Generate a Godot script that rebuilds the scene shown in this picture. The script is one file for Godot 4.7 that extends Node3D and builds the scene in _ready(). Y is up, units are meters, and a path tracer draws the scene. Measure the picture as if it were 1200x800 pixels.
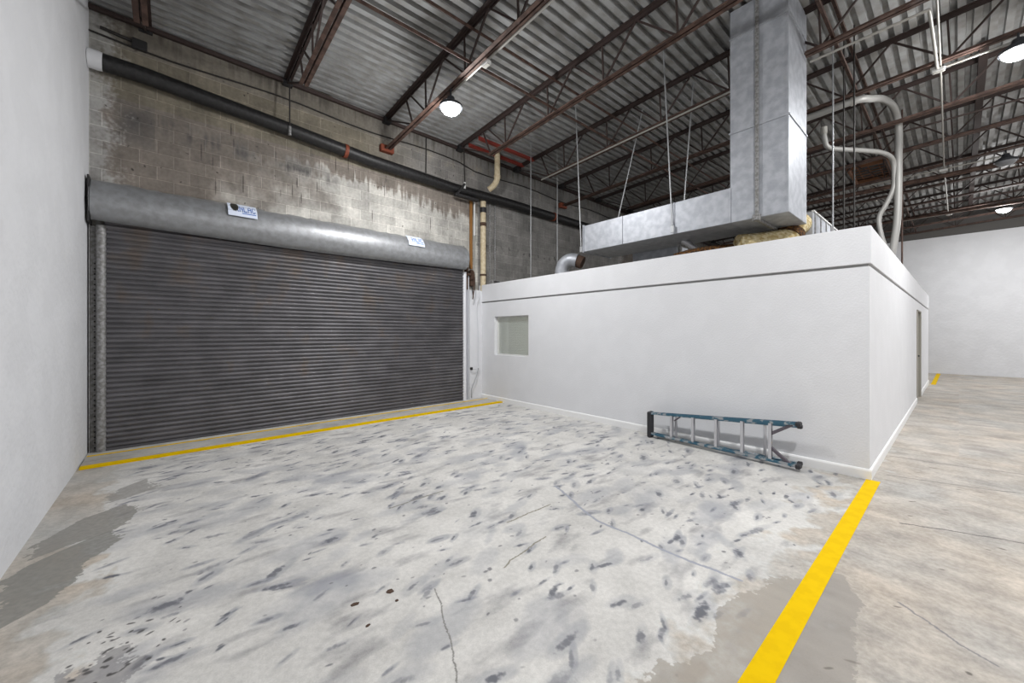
extends Node3D

# ---------------------------------------------------------------- mesh building
class MB:
	var v := PackedVector3Array()
	var n := PackedVector3Array()
	var t := PackedVector2Array()
	var um := 0            # 0: no useful UV, 1: uv = (x, -y) * us + uo, 2: uv = (x, z) * us + uo
	var us := Vector2.ONE
	var uo := Vector2.ZERO
	func _p(p: Vector3, nn: Vector3):
		v.append(p); n.append(nn)
		if um == 1: t.append(Vector2(p.x, -p.y) * us + uo)
		elif um == 2: t.append(Vector2(p.x, p.z) * us + uo)
		else: t.append(Vector2(p.x + p.z, -p.y))
	func tri(a, b, c, na, nb = null, nc = null):
		if nb == null: nb = na
		if nc == null: nc = na
		if (b - a).cross(c - a).dot(na + nb + nc) > 0.0:
			_p(a, na); _p(c, nc); _p(b, nb)
		else:
			_p(a, na); _p(b, nb); _p(c, nc)
	func quad(a, b, c, d, nn):
		tri(a, b, c, nn); tri(a, c, d, nn)
	func quad4(a, b, c, d, na, nb, nc, nd):
		tri(a, b, c, na, nb, nc); tri(a, c, d, na, nc, nd)
	func box(c: Vector3, s: Vector3, bev := 0.0, bs := Basis()):
		var h := s * 0.5
		var bv: float = min(bev, min(h.x, min(h.y, h.z)) * 0.9)
		for ax in 3:
			var a1 := (ax + 1) % 3
			var a2 := (ax + 2) % 3
			for sg in [-1.0, 1.0]:
				var q := []
				for k in [[-1.0, -1.0], [1.0, -1.0], [1.0, 1.0], [-1.0, 1.0]]:
					var p := Vector3()
					p[ax] = sg * h[ax]; p[a1] = k[0] * (h[a1] - bv); p[a2] = k[1] * (h[a2] - bv)
					q.append(c + bs * p)
				var nn := Vector3(); nn[ax] = sg
				quad(q[0], q[1], q[2], q[3], bs * nn)
		if bv <= 0.0: return
		for ax in 3:
			var a1 := (ax + 1) % 3
			var a2 := (ax + 2) % 3
			for s1 in [-1.0, 1.0]:
				for s2 in [-1.0, 1.0]:
					var q := []
					for k in [[-1.0, 0], [1.0, 0], [1.0, 1], [-1.0, 1]]:
						var p := Vector3()
						p[ax] = k[0] * (h[ax] - bv)
						p[a1] = s1 * (h[a1] - (bv if k[1] == 1 else 0.0))
						p[a2] = s2 * (h[a2] - (0.0 if k[1] == 1 else bv))
						q.append(c + bs * p)
					var nn := Vector3(); nn[a1] = s1; nn[a2] = s2
					quad(q[0], q[1], q[2], q[3], (bs * nn).normalized())
		for sx in [-1.0, 1.0]:
			for sy in [-1.0, 1.0]:
				for sz in [-1.0, 1.0]:
					var a := c + bs * Vector3(sx * h.x, sy * (h.y - bv), sz * (h.z - bv))
					var b := c + bs * Vector3(sx * (h.x - bv), sy * h.y, sz * (h.z - bv))
					var d := c + bs * Vector3(sx * (h.x - bv), sy * (h.y - bv), sz * h.z)
					tri(a, b, d, (bs * Vector3(sx, sy, sz)).normalized())
	# a bar of section w (sideways) x hgt (up) between two points
	func bar(p0: Vector3, p1: Vector3, w: float, hgt: float, bev := 0.0, up := Vector3.UP):
		var z := (p1 - p0).normalized()
		if abs(z.dot(up)) > 0.98: up = Vector3.RIGHT
		var x := up.cross(z).normalized()
		var y := z.cross(x).normalized()
		box((p0 + p1) * 0.5, Vector3(w, hgt, p0.distance_to(p1)), bev, Basis(x, y, z))
	func tube(path: Array, r, seg := 10, caps := true):
		var rings := []
		var nr := []
		var prev := Vector3.ZERO
		for i in path.size():
			var d: Vector3
			if i == 0: d = path[1] - path[0]
			elif i == path.size() - 1: d = path[i] - path[i - 1]
			else: d = (path[i] - path[i - 1]).normalized() + (path[i + 1] - path[i]).normalized()
			d = d.normalized()
			var x: Vector3
			if i == 0:
				x = d.cross(Vector3.UP if abs(d.y) < 0.9 else Vector3.RIGHT).normalized()
			else:
				x = (prev - d * prev.dot(d)).normalized()
			prev = x
			var y := d.cross(x)
			var rr: float = r[i] if r is Array else r
			var ring := []
			var rn := []
			for k in seg:
				var a := TAU * k / seg
				var nn := x * cos(a) + y * sin(a)
				ring.append(path[i] + nn * rr); rn.append(nn)
			rings.append(ring); nr.append(rn)
		for i in path.size() - 1:
			for k in seg:
				var k2 := (k + 1) % seg
				quad4(rings[i][k], rings[i][k2], rings[i + 1][k2], rings[i + 1][k], nr[i][k], nr[i][k2], nr[i + 1][k2], nr[i + 1][k])
		if caps:
			for e in [0, path.size() - 1]:
				var d: Vector3 = (path[0] - path[1]) if e == 0 else (path[e] - path[e - 1])
				d = d.normalized()
				for k in seg: tri(path[e], rings[e][k], rings[e][(k + 1) % seg], d)
	# polygon (x, y) extruded from z0 to z1, with end caps for convex or simple outlines
	func prism(pts: PackedVector2Array, z0: float, z1: float, tf := Transform3D()):
		var m := pts.size()
		var area := 0.0
		for i in m: area += pts[i].cross(pts[(i + 1) % m])
		for i in m:
			var a := pts[i]
			var b := pts[(i + 1) % m]
			var d := (b - a).normalized()
			var nn := Vector3(d.y, -d.x, 0) * (1.0 if area > 0 else -1.0)
			quad(tf * Vector3(a.x, a.y, z0), tf * Vector3(b.x, b.y, z0), tf * Vector3(b.x, b.y, z1), tf * Vector3(a.x, a.y, z1), tf.basis * nn)
		var ix := Geometry2D.triangulate_polygon(pts)
		for i in range(0, ix.size(), 3):
			for z in [z0, z1]:
				tri(tf * Vector3(pts[ix[i]].x, pts[ix[i]].y, z), tf * Vector3(pts[ix[i + 1]].x, pts[ix[i + 1]].y, z), tf * Vector3(pts[ix[i + 2]].x, pts[ix[i + 2]].y, z), tf.basis * Vector3(0, 0, -1.0 if z == z0 else 1.0))
	# profile of (radius, y) turned about the y axis
	func lathe(prof: Array, seg := 24, at := Vector3.ZERO):
		for i in prof.size() - 1:
			var a: Vector2 = prof[i]
			var b: Vector2 = prof[i + 1]
			var d := b - a
			var n2 := Vector2(d.y, -d.x).normalized()
			for k in seg:
				var u := TAU * k / seg
				var w := TAU * (k + 1) / seg
				var cu := Vector3(cos(u), 0, sin(u))
				var cw := Vector3(cos(w), 0, sin(w))
				var nu := cu * n2.x + Vector3.UP * n2.y
				var nw := cw * n2.x + Vector3.UP * n2.y
				var A := at + cu * a.x + Vector3.UP * a.y
				var B := at + cw * a.x + Vector3.UP * a.y
				var C := at + cw * b.x + Vector3.UP * b.y
				var D := at + cu * b.x + Vector3.UP * b.y
				if a.x > 0.0001: tri(A, B, C, nu, nw, nw)
				if b.x > 0.0001: tri(A, C, D, nu, nw, nu)
	func mesh() -> ArrayMesh:
		var a := []
		a.resize(Mesh.ARRAY_MAX)
		a[Mesh.ARRAY_VERTEX] = v; a[Mesh.ARRAY_NORMAL] = n; a[Mesh.ARRAY_TEX_UV] = t
		var m := ArrayMesh.new()
		m.add_surface_from_arrays(Mesh.PRIMITIVE_TRIANGLES, a)
		return m

# ---------------------------------------------------------------- scene helpers
var used := {}
var M := {}
var WT: Transform3D          # frame of the wall with the roll-up door: x along it, y up, z out into the room
const SLOPE := 0.043

func numbered(called: String) -> String:
	if not used.has(called):
		used[called] = 0
		return called
	used[called] += 1
	return "%s_%03d" % [called, used[called]]

func tag(o: Node, label: String, category: String, group := "", kind := ""):
	o.set_meta("label", label); o.set_meta("category", category)
	if group != "": o.set_meta("group", group)
	if kind != "": o.set_meta("kind", kind)
	return o

func thing(called: String, label: String, category: String, tf := Transform3D(), group := "", kind := "") -> Node3D:
	var o := Node3D.new()
	o.name = numbered(called)
	add_child(o)
	o.transform = tf
	tag(o, label, category, group, kind)
	return o

func part(called: String, mb, m: Material, parent: Node3D, pos := Vector3.ZERO) -> MeshInstance3D:
	var o := MeshInstance3D.new()
	o.name = called
	o.mesh = mb.mesh() if mb is MB else mb
	o.material_override = m
	o.position = pos
	o.cast_shadow = GeometryInstance3D.SHADOW_CASTING_SETTING_ON
	parent.add_child(o, true)
	return o

func solo(called: String, mb, m: Material, label: String, category: String, tf := Transform3D(), group := "", kind := "") -> MeshInstance3D:
	var o := MeshInstance3D.new()
	o.name = numbered(called)
	o.mesh = mb.mesh() if mb is MB else mb
	o.material_override = m
	add_child(o)
	o.transform = tf
	tag(o, label, category, group, kind)
	return o

func dup(src: Node3D, pos: Vector3, label: String) -> Node3D:
	var r: Node3D = src.duplicate()
	r.name = numbered(String(src.name).rstrip("0123456789").trim_suffix("_"))
	add_child(r)
	r.position = pos
	r.set_meta("label", label)
	return r

func bx(c: Vector3, s: Vector3, b := 0.0) -> MB:
	var m := MB.new(); m.box(c, s, b); return m
func tb(path: Array, r, seg := 10) -> MB:
	var m := MB.new(); m.tube(path, r, seg); return m
func at(p: Vector3) -> Transform3D: return Transform3D(Basis(), p)
func wat(s: float, y: float, n: float) -> Transform3D: return WT * Transform3D(Basis(), Vector3(s, y, n))
func deck_y(z: float) -> float: return 5.62 + SLOPE * (z + 7.3)
func smooth_path(p: Array, k := 6) -> Array:
	var c := Curve3D.new()
	for i in p.size():
		var d := Vector3.ZERO
		if i > 0 and i < p.size() - 1: d = (p[i + 1] - p[i - 1]) / 6.0
		c.add_point(p[i], -d, d)
	var out := []
	for i in p.size() - 1:
		for j in k: out.append(c.sample(i, float(j) / k))
	out.append(p[-1])
	return out

# ---------------------------------------------------------------- textures
func noise(sd: int, freq: float, w: int, h: int, oct := 4) -> PackedByteArray:
	var f := FastNoiseLite.new()
	f.noise_type = FastNoiseLite.TYPE_SIMPLEX_SMOOTH
	f.seed = sd; f.frequency = freq; f.fractal_octaves = oct
	return f.get_image(w, h).get_data()
func noise_wide(sd: int, freq: float, w: int, h: int, sx: int, sy: int, oct := 4) -> PackedByteArray:   # stretched by sx, sy
	var f := FastNoiseLite.new()
	f.noise_type = FastNoiseLite.TYPE_SIMPLEX_SMOOTH
	f.seed = sd; f.frequency = freq; f.fractal_octaves = oct
	var im := f.get_image(max(8, w / sx), max(8, h / sy))
	im.resize(w, h, Image.INTERPOLATE_CUBIC)
	return im.get_data()
func tex(d: PackedByteArray, w: int, h: int) -> ImageTexture:
	return ImageTexture.create_from_image(Image.create_from_data(w, h, false, Image.FORMAT_RGB8, d))
func mottled(sd: int, c0: Color, c1: Color, freq: float, size := 512, oct := 5, lo := 0.3, hi := 0.7) -> ImageTexture:
	var f := FastNoiseLite.new()
	f.noise_type = FastNoiseLite.TYPE_SIMPLEX_SMOOTH
	f.seed = sd; f.frequency = freq; f.fractal_octaves = oct
	var a := f.get_seamless_image(size, size).get_data()
	var d := PackedByteArray()
	d.resize(size * size * 3)
	var lut := []
	for i in 256: lut.append(c0.lerp(c1, smoothstep(lo, hi, i / 255.0)))
	for i in size * size:
		var c: Color = lut[a[i]]
		d[i * 3] = int(c.r * 255); d[i * 3 + 1] = int(c.g * 255); d[i * 3 + 2] = int(c.b * 255)
	return tex(d, size, size)
func bump(sd: int, freq: float, strength: float, size := 512) -> ImageTexture:
	var f := FastNoiseLite.new()
	f.noise_type = FastNoiseLite.TYPE_SIMPLEX_SMOOTH
	f.seed = sd; f.frequency = freq; f.fractal_octaves = 5
	var im := f.get_seamless_image(size, size)
	im.convert(Image.FORMAT_RGBA8)
	im.bump_map_to_normal_map(strength)
	return ImageTexture.create_from_image(im)

func mat(c: Color, rough: float, metal := 0.0, t: Texture2D = null, scale := 1.0, nrm: Texture2D = null, nscale := 1.0) -> StandardMaterial3D:
	var m := StandardMaterial3D.new()
	m.albedo_color = c; m.roughness = rough; m.metallic = metal
	if t != null or nrm != null:
		m.uv1_triplanar = true
		m.uv1_world_triplanar = true
		m.uv1_triplanar_sharpness = 4.0
		m.uv1_scale = Vector3.ONE * scale
	if t != null: m.albedo_texture = t
	if nrm != null:
		m.normal_enabled = true; m.normal_texture = nrm; m.normal_scale = nscale
	return m

func rgb(r: float, g: float, b: float) -> Color: return Color(r / 255.0, g / 255.0, b / 255.0)

# ---- floor of the bay: grey-white troweled concrete with dark scuffs; x -0.8..7.2, z -7.2..0.8
const FN := 2048
func blot(d: PackedByteArray, nf: PackedByteArray, w: int, h: int, cx: float, cy: float, rx: float, ry: float, ang: float, col: Color, alpha: float, rag: float):
	var R: float = max(rx, ry)
	var ca := cos(ang)
	var sa := sin(ang)
	var cr := col.r * 255.0
	var cg := col.g * 255.0
	var cb := col.b * 255.0
	for y in range(max(0, int(cy - R)), min(h, int(cy + R) + 1)):
		for x in range(max(0, int(cx - R)), min(w, int(cx + R) + 1)):
			var dx := x - cx
			var dy := y - cy
			var u := (dx * ca + dy * sa) / rx
			var q := (dy * ca - dx * sa) / ry
			var e := 1.0 - u * u - q * q
			if e <= 0.0: continue
			var i := y * w + x
			var a: float = clampf((e - rag * (nf[i] / 255.0 - 0.15)) * 1.9, 0.0, 1.0) * alpha
			if a <= 0.0: continue
			i *= 3
			d[i] = int(d[i] + (cr - d[i]) * a); d[i + 1] = int(d[i + 1] + (cg - d[i + 1]) * a); d[i + 2] = int(d[i + 2] + (cb - d[i + 2]) * a)
func crack(d: PackedByteArray, w: int, h: int, pts: Array, wid: float, col: Color, alpha: float, rng: RandomNumberGenerator, jit := 3.0):
	for k in pts.size() - 1:
		var a: Vector2 = pts[k]
		var b: Vector2 = pts[k + 1]
		var nn := int(a.distance_to(b) / 1.0) + 1
		var off := 0.0
		var perp := (b - a).normalized().orthogonal()
		for i in nn:
			off = clampf(off + rng.randf_range(-0.7, 0.7), -jit, jit)
			var f := float(i) / nn
			var p := a.lerp(b, f) + perp * off * sin(PI * f)
			var ww := wid * rng.randf_range(0.6, 1.3)
			for y in range(int(p.y - ww), int(p.y + ww) + 1):
				for x in range(int(p.x - ww), int(p.x + ww) + 1):
					if x < 0 or y < 0 or x >= w or y >= h: continue
					var q := (y * w + x) * 3
					d[q] = int(lerpf(float(d[q]), col.r * 255, alpha)); d[q + 1] = int(lerpf(float(d[q + 1]), col.g * 255, alpha)); d[q + 2] = int(lerpf(float(d[q + 2]), col.b * 255, alpha))
func patch(d: PackedByteArray, nm: PackedByteArray, w: int, h: int, pts: PackedVector2Array, col: Color, alpha: float, wob: float, grain: PackedByteArray):
	var lo := Vector2(1e9, 1e9)
	var hi := -lo
	for p in pts: lo = lo.min(p); hi = hi.max(p)
	for y in range(max(0, int(lo.y - wob)), min(h, int(hi.y + wob) + 1)):
		for x in range(max(0, int(lo.x - wob)), min(w, int(hi.x + wob) + 1)):
			var i := y * w + x
			var o := (nm[i] / 255.0 - 0.5) * wob * 2.0 + (grain[i] / 255.0 - 0.5) * wob * 0.9
			if Geometry2D.is_point_in_polygon(Vector2(x + o, y - o), pts):
				var a := alpha * (0.75 + 0.5 * (grain[i] / 255.0 - 0.3))
				a = clampf(a, 0.0, 1.0)
				i *= 3
				d[i] = int(lerpf(float(d[i]), col.r * 255, a)); d[i + 1] = int(lerpf(float(d[i + 1]), col.g * 255, a)); d[i + 2] = int(lerpf(float(d[i + 2]), col.b * 255, a))
func fpx(x: float, z: float) -> Vector2: return Vector2((x + 0.8) * FN / 8.0, (z + 7.2) * FN / 8.0)
func fpoly(a: Array) -> PackedVector2Array:
	var o := PackedVector2Array()
	for p in a: o.append(fpx(p[0], p[1]))
	return o

const BAY := [197, 197, 193]
const AISLE := [168, 161, 152]
func aisle_px(nf: float, nm: float, ns: float) -> float: return 1.0 + 0.18 * (nf - 0.5) + 0.22 * (nm - 0.5) + 0.15 * (ns - 0.5)

func floor_texture() -> ImageTexture:
	var w := FN
	var nf := noise(11, 0.09, w, w, 4)
	var nm := noise(12, 0.012, w, w, 4)
	var nl := noise(13, 0.0035, w, w, 3)
	var ng := noise(16, 0.42, w, w, 2)
	var ns := noise_wide(14, 0.05, w, w, 2, 8, 4)
	var nx := noise_wide(15, 0.035, w, w, 6, 2, 4)
	var d := PackedByteArray()
	d.resize(w * w * 3)
	var i := 0
	for y in w:
		var z := -7.2 + y * 8.0 / w
		for x in w:
			var a := nf[i] / 255.0
			var b := nm[i] / 255.0
			var c := nl[i] / 255.0
			var q := i * 3
			var e: float = clampf((z + 0.78 + (b - 0.5) * 0.75) * 5.0 + 0.5, 0.0, 1.0) if z > -1.6 else 0.0
			var X := -0.8 + x * 8.0 / w
			if X < 0.3: e = max(e, clampf((-0.42 - X + (b - 0.5) * 0.55) * 9.0 + 0.5, 0.0, 1.0) * (0.25 + 0.75 * c))
			var gr := 0.11 * (ng[i] / 255.0 - 0.5)
			var v0 := 1.0 + gr + 0.10 * (a - 0.5) + 0.10 * (b - 0.5) + 0.12 * (c - 0.5)
			var sm: float = clampf((nx[i] / 255.0 - 0.60) * 3.2, 0.0, 1.0) * 0.22
			v0 -= sm
			if e <= 0.0:
				d[q] = int(min(255.0, 199 * v0)); d[q + 1] = int(min(255.0, 197 * v0)); d[q + 2] = int(min(255.0, (193 + 16 * sm) * v0))
			else:
				var v1 := aisle_px(a, b, ns[i] / 255.0) + gr
				var hue := (c - 0.5) * 9.0
				d[q] = int(clampf(lerp(198 * v0, (AISLE[0] + hue) * v1, e), 0, 255)); d[q + 1] = int(clampf(lerp(198 * v0, AISLE[1] * v1, e), 0, 255)); d[q + 2] = int(clampf(lerp(195 * v0, (AISLE[2] - hue) * v1, e), 0, 255))
			i += 1
	var rng := RandomNumberGenerator.new()
	rng.seed = 5
	var s := FN / 8.0
	# wide faint blue-grey smears of the trowel
	for k in 230:
		var p := fpx(rng.randf_range(-0.3, 5.3), rng.randf_range(-7.0, -0.9))
		var L := rng.randf_range(0.12, 0.42) * s
		blot(d, nm, w, w, p.x, p.y, L, L * rng.randf_range(0.25, 0.5), rng.randf_range(-0.7, 0.5), rgb(138, 141, 150), rng.randf_range(0.12, 0.34), 0.8)
	# dark scuffs, longer along the door wall
	for k in 720:
		var p := fpx(rng.randf_range(-0.35, 5.32), rng.randf_range(-6.35, -0.75))
		var L := rng.randf_range(0.025, 0.075) * s
		if rng.randf() < 0.16: L *= 1.7
		var an := rng.randf_range(-0.75, 0.45)
		blot(d, nm, w, w, p.x + L * 0.25, p.y, L * 1.9, L * rng.randf_range(0.35, 0.8), an, rgb(128, 131, 140), rng.randf_range(0.15, 0.5), 0.6)
		blot(d, nf, w, w, p.x, p.y, L, L * rng.randf_range(0.22, 0.5), an, rgb(84, 86, 94), rng.randf_range(0.25, 0.85), 1.0)
	for k in 500:
		var p := fpx(rng.randf_range(-0.5, 5.32), rng.randf_range(-7.0, -0.7))
		var L := rng.randf_range(0.008, 0.024) * s
		blot(d, nf, w, w, p.x, p.y, L, L * rng.randf_range(0.4, 0.9), rng.randf_range(-0.8, 0.6), rgb(92, 92, 96), rng.randf_range(0.3, 0.7), 0.7)
	# grey skim patches and bare spots beside the white wall on the left
	patch(d, nm, w, w, fpoly([[-0.79, -3.78], [-0.66, -3.2], [-0.5, -3.35], [-0.40, -3.78], [-0.30, -4.0], [-0.36, -4.25], [-0.60, -4.05], [-0.7, -3.95]]), rgb(128, 127, 122), 0.95, 16.0, nf)
	patch(d, nm, w, w, fpoly([[-0.74, -4.3], [-0.70, -4.05], [-0.34, -4.2], [-0.18, -4.65], [-0.34, -4.78], [-0.55, -4.66]]), rgb(132, 130, 125), 0.92, 16.0, nf)
	patch(d, nm, w, w, fpoly([[-0.45, -4.9], [-0.40, -5.3], [-0.16, -5.55], [-0.12, -5.1]]), rgb(138, 136, 132), 0.8, 18.0, nf)
	patch(d, nm, w, w, fpoly([[-0.40, -2.6], [-0.18, -2.62], [-0.1, -2.4], [-0.32, -2.3], [-0.5, -2.2]]), rgb(118, 116, 118), 0.6, 26.0, nf)
	for k in 44:
		var p := fpx(-0.2 + rng.randfn(0.0, 0.10), -2.62 + rng.randfn(0.0, 0.14))
		blot(d, nf, w, w, p.x, p.y, rng.randf_range(2, 6), rng.randf_range(1.5, 3.5), rng.randf_range(-0.8, 0.6), rgb(66, 64, 64), 0.8, 0.5)
	# strip between the two yellow lines is dirtier
	patch(d, nm, w, w, fpoly([[-0.8, -6.86], [-0.8, -6.40], [5.4, -6.57], [5.4, -7.0]]), rgb(160, 156, 148), 0.5, 10.0, nx)
	for k in 90:
		var p := fpx(rng.randf_range(-0.8, 5.4), rng.randf_range(-6.95, -6.2))
		blot(d, nf, w, w, p.x, p.y, rng.randf_range(6, 34), rng.randf_range(2, 7), rng.randf_range(-0.3, 0.2), rgb(92, 92, 96), rng.randf_range(0.3, 0.7), 0.9)
	# brown-grey patches under the yellow stripe near the camera
	patch(d, nm, w, w, fpoly([[1.0, -1.1], [1.95, -0.77], [2.2, -0.86], [2.55, -0.84], [2.85, -0.70], [2.95, -0.56], [1.0, -0.56]]), rgb(148, 141, 131), 0.75, 14.0, nf)
	patch(d, nm, w, w, fpoly([[1.0, -0.56], [3.1, -0.56], [3.14, -0.47], [2.9, -0.37], [2.55, -0.33], [1.9, -0.28], [1.0, -0.3]]), rgb(136, 131, 125), 0.72, 12.0, nf)
	var dk := rgb(112, 110, 108)
	crack(d, w, w, [fpx(1.16, -2.02), fpx(1.08, -1.8), fpx(1.02, -1.62), fpx(0.92, -1.42), fpx(0.85, -1.15)], 0.4, rgb(110, 108, 104), 0.6, rng, 7.0)
	crack(d, w, w, [fpx(2.83, -2.6), fpx(2.56, -1.9), fpx(2.56, -1.33), fpx(2.60, -0.86)], 2.2, rgb(150, 153, 163), 0.5, rng, 5.0)
	crack(d, w, w, [fpx(1.4, -3.2), fpx(1.94, -3.22)], 1.6, rgb(128, 126, 118), 0.5, rng, 5.0)
	crack(d, w, w, [fpx(1.60, -1.91), fpx(1.75, -1.95), fpx(2.08, -2.0)], 0.7, rgb(126, 121, 106), 0.7, rng, 5.0)
	crack(d, w, w, [fpx(2.0, -2.35), fpx(2.5, -2.35)], 1.0, rgb(120, 115, 100), 0.5, rng, 5.0)
	crack(d, w, w, [fpx(4.33, -0.30), fpx(4.44, -0.08), fpx(4.6, 0.36), fpx(4.7, 0.8)], 1.3, rgb(98, 94, 92), 0.65, rng, 3.0)
	crack(d, w, w, [fpx(3.05, -0.22), fpx(2.86, 0.0), fpx(2.8, 0.12)], 0.9, rgb(118, 116, 118), 0.6, rng, 5.0)
	crack(d, w, w, [fpx(5.7, -0.5), fpx(5.9, 0.2), fpx(6.2, 0.8)], 1.5, dk, 0.5, rng, 6.0)
	crack(d, w, w, [fpx(6.6, -0.55), fpx(6.7, 0.1), fpx(6.9, 0.8)], 1.5, dk, 0.4, rng, 6.0)
	for k in 26:
		var p := fpx(rng.randf_range(2.2, 6.5), rng.randf_range(-0.4, 0.75))
		blot(d, nf, w, w, p.x, p.y, rng.randf_range(3, 12), rng.randf_range(2, 4), rng.randf_range(0.6, 1.6), rgb(84, 78, 72), rng.randf_range(0.35, 0.8), 0.6)
	return tex(d, w, w)

func aisle_texture() -> ImageTexture:
	var w := 1024
	var nf := noise(21, 0.12, w, w, 3)
	var nm := noise(22, 0.018, w, w, 4)
	var nl := noise(24, 0.006, w, w, 3)
	var ns := noise_wide(23, 0.04, w, w, 2, 4, 4)
	var d := PackedByteArray()
	d.resize(w * w * 3)
	for i in w * w:
		var v := aisle_px(nf[i] / 255.0, nm[i] / 255.0, ns[i] / 255.0)
		var hue := (nl[i] / 255.0 - 0.5) * 9.0
		d[i * 3] = int(clampf((AISLE[0] + hue) * v, 0, 255)); d[i * 3 + 1] = int(clampf(AISLE[1] * v, 0, 255)); d[i * 3 + 2] = int(clampf((AISLE[2] - hue) * v, 0, 255))
	var rng := RandomNumberGenerator.new()
	rng.seed = 8
	for k in 60:
		blot(d, nm, w, w, rng.randf() * w, rng.randf() * w, rng.randf_range(20, 70), rng.randf_range(6, 22), rng.randf_range(1.2, 1.9), rgb(128, 122, 118), rng.randf_range(0.2, 0.5), 0.9)
	for x in [310.0, 610.0, 905.0]:
		crack(d, w, w, [Vector2(x, 0), Vector2(x + 14, w * 0.5), Vector2(x - 6, w)], 1.2, rgb(104, 100, 98), 0.6, rng, 5.0)
	return tex(d, w, w)

# ---- block wall: x along the wall -0.8..11.2, y 2..6
func wall_texture() -> ImageTexture:
	var w := 2048
	var h := 682
	var nf := noise(31, 0.10, w, h, 4)
	var nm := noise(32, 0.014, w, h, 4)
	var nd := noise_wide(33, 0.06, w, h, 1, 14, 4)       # vertical runs
	var nl := noise(34, 0.004, w, h, 3)
	var rng := RandomNumberGenerator.new()
	rng.seed = 77
	var tint := []
	for k in 4096: tint.append(rng.randf_range(-1.0, 1.0))
	var d := PackedByteArray()
	d.resize(w * h * 3)
	var i := 0
	for py in h:
		var y := 6.0 - py * 4.0 / h
		var row := int(floor((y - 3.23) / 0.18))
		for px in w:
			var s := px * 12.0 / w
			var a := nf[i] / 255.0 - 0.5
			var b := nm[i] / 255.0 - 0.5
			var g := nd[i] / 255.0 - 0.5
			var l := nl[i] / 255.0 - 0.5
			var col := int(floor((s - 3.064 - (0.1735 if (row & 1) != 0 else 0.0)) / 0.347))
			var tn: float = tint[(row * 57 + col * 13 + 2048) & 4095]
			var R := 128.0
			var G := 120.0
			var B := 112.0
			if y > 5.21:                                  # bond beam
				R = 128.0; G = 122.0; B = 112.0; tn = 0.0
			elif y > 4.55:
				R = 126.0; G = 119.0; B = 105.0
			if s > 3.4 and y > 4.6:
				var f: float = clampf((s - 3.4) * 0.8, 0.0, 1.0)
				R = lerpf(R, 136.0, f); G = lerpf(G, 133.0, f); B = lerpf(B, 129.0, f)
			if s > 6.12:
				R = 130.0; G = 128.0; B = 125.0
			else:
				# old whitewash: ragged upper edge with runs, thinning out to the left
				var edge := 4.36 + 0.30 * g + 0.25 * b - 0.16 * clampf((s - 4.2), 0.0, 1.2)
				var wsh: float = clampf((edge - y) * 9.0, 0.0, 1.0) * clampf((s - 1.15 + 1.5 * l + 1.1 * b) * 0.62, 0.0, 1.0)
				wsh *= 0.92
				R = lerpf(R, 188.0, wsh); G = lerpf(G, 186.0, wsh); B = lerpf(B, 180.0, wsh)
				# dark mould band with runs under the pipe
				var mb: float = clampf(1.0 - abs(y - 4.27 + 0.06 * (s - 1.5)) * 4.2, 0.0, 1.0) * clampf((b * 2.6 + g * 1.4 + 0.28), 0.0, 1.0) * clampf(3.6 - s, 0.0, 1.0)
				if s < 0.62: mb = max(mb, clampf(1.0 - Vector2((s - 0.42) * 2.6, (y - 4.28) * 2.6).length() + b, 0.0, 1.0))
				R = lerpf(R, 74.0, mb * 0.85); G = lerpf(G, 72.0, mb * 0.85); B = lerpf(B, 71.0, mb * 0.85)
			# damp runs from the deck on the bond beam, yellow-grey lime
			if y > 5.1:
				var run: float = clampf((y - 5.24) * 2.4 + g * 1.6 + b * 1.2 - 0.25, 0.0, 1.0)
				R = lerpf(R, 70.0, run * 0.75); G = lerpf(G, 66.0, run * 0.75); B = lerpf(B, 60.0, run * 0.75)
				var lim: float = clampf(b * 3.0 + g * 1.2 - 0.35, 0.0, 1.0) * clampf((5.5 - y) * 6.0, 0.0, 1.0)
				R = lerpf(R, 156.0, lim * 0.5); G = lerpf(G, 149.0, lim * 0.5); B = lerpf(B, 132.0, lim * 0.5)
			# white paint overspray along the left wall
			var ov: float = clampf((0.30 - s + b * 0.35 + a * 0.25) * 5.0, 0.0, 1.0) * 0.75
			R = lerpf(R, 168.0, ov); G = lerpf(G, 168.0, ov); B = lerpf(B, 166.0, ov)
			var v := 1.09 + 0.16 * a + 0.24 * b + 0.11 * g + 0.20 * l + 0.06 * tn
			var q := i * 3
			d[q] = int(clampf(R * v, 0, 255)); d[q + 1] = int(clampf(G * v, 0, 255)); d[q + 2] = int(clampf(B * v, 0, 255))
			i += 1
	# chips and run-down streaks
	for k in 120:
		blot(d, nf, w, h, rng.randf_range(20, 1150), rng.randf_range(110, 560), rng.randf_range(1.5, 5), rng.randf_range(1, 3), rng.randf_range(0, 3), rgb(52, 48, 45), rng.randf_range(0.3, 0.8), 0.6)
	for k in 26:
		var x := rng.randf_range(30, 1050)
		var y := rng.randf_range(230, 400)
		blot(d, nf, w, h, x, y, rng.randf_range(12, 34), 1.6, PI / 2, rgb(64, 58, 54), rng.randf_range(0.4, 0.8), 0.5)
	# white patches of broken course to the right of the drain pipe
	for k in 16:
		blot(d, nf, w, h, 1050 + k * 42 + rng.randf_range(-10, 10), 430 + rng.randf_range(-6, 10), rng.randf_range(8, 22), rng.randf_range(5, 13), 0, rgb(170, 168, 163), rng.randf_range(0.2, 0.7), 0.9)
		blot(d, nf, w, h, 1050 + k * 42 + rng.randf_range(-10, 10), 416 + rng.randf_range(-6, 10), rng.randf_range(6, 16), rng.randf_range(5, 12), 1.2, rgb(58, 57, 56), rng.randf_range(0.3, 0.7), 0.9)
	return tex(d, w, h)

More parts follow.
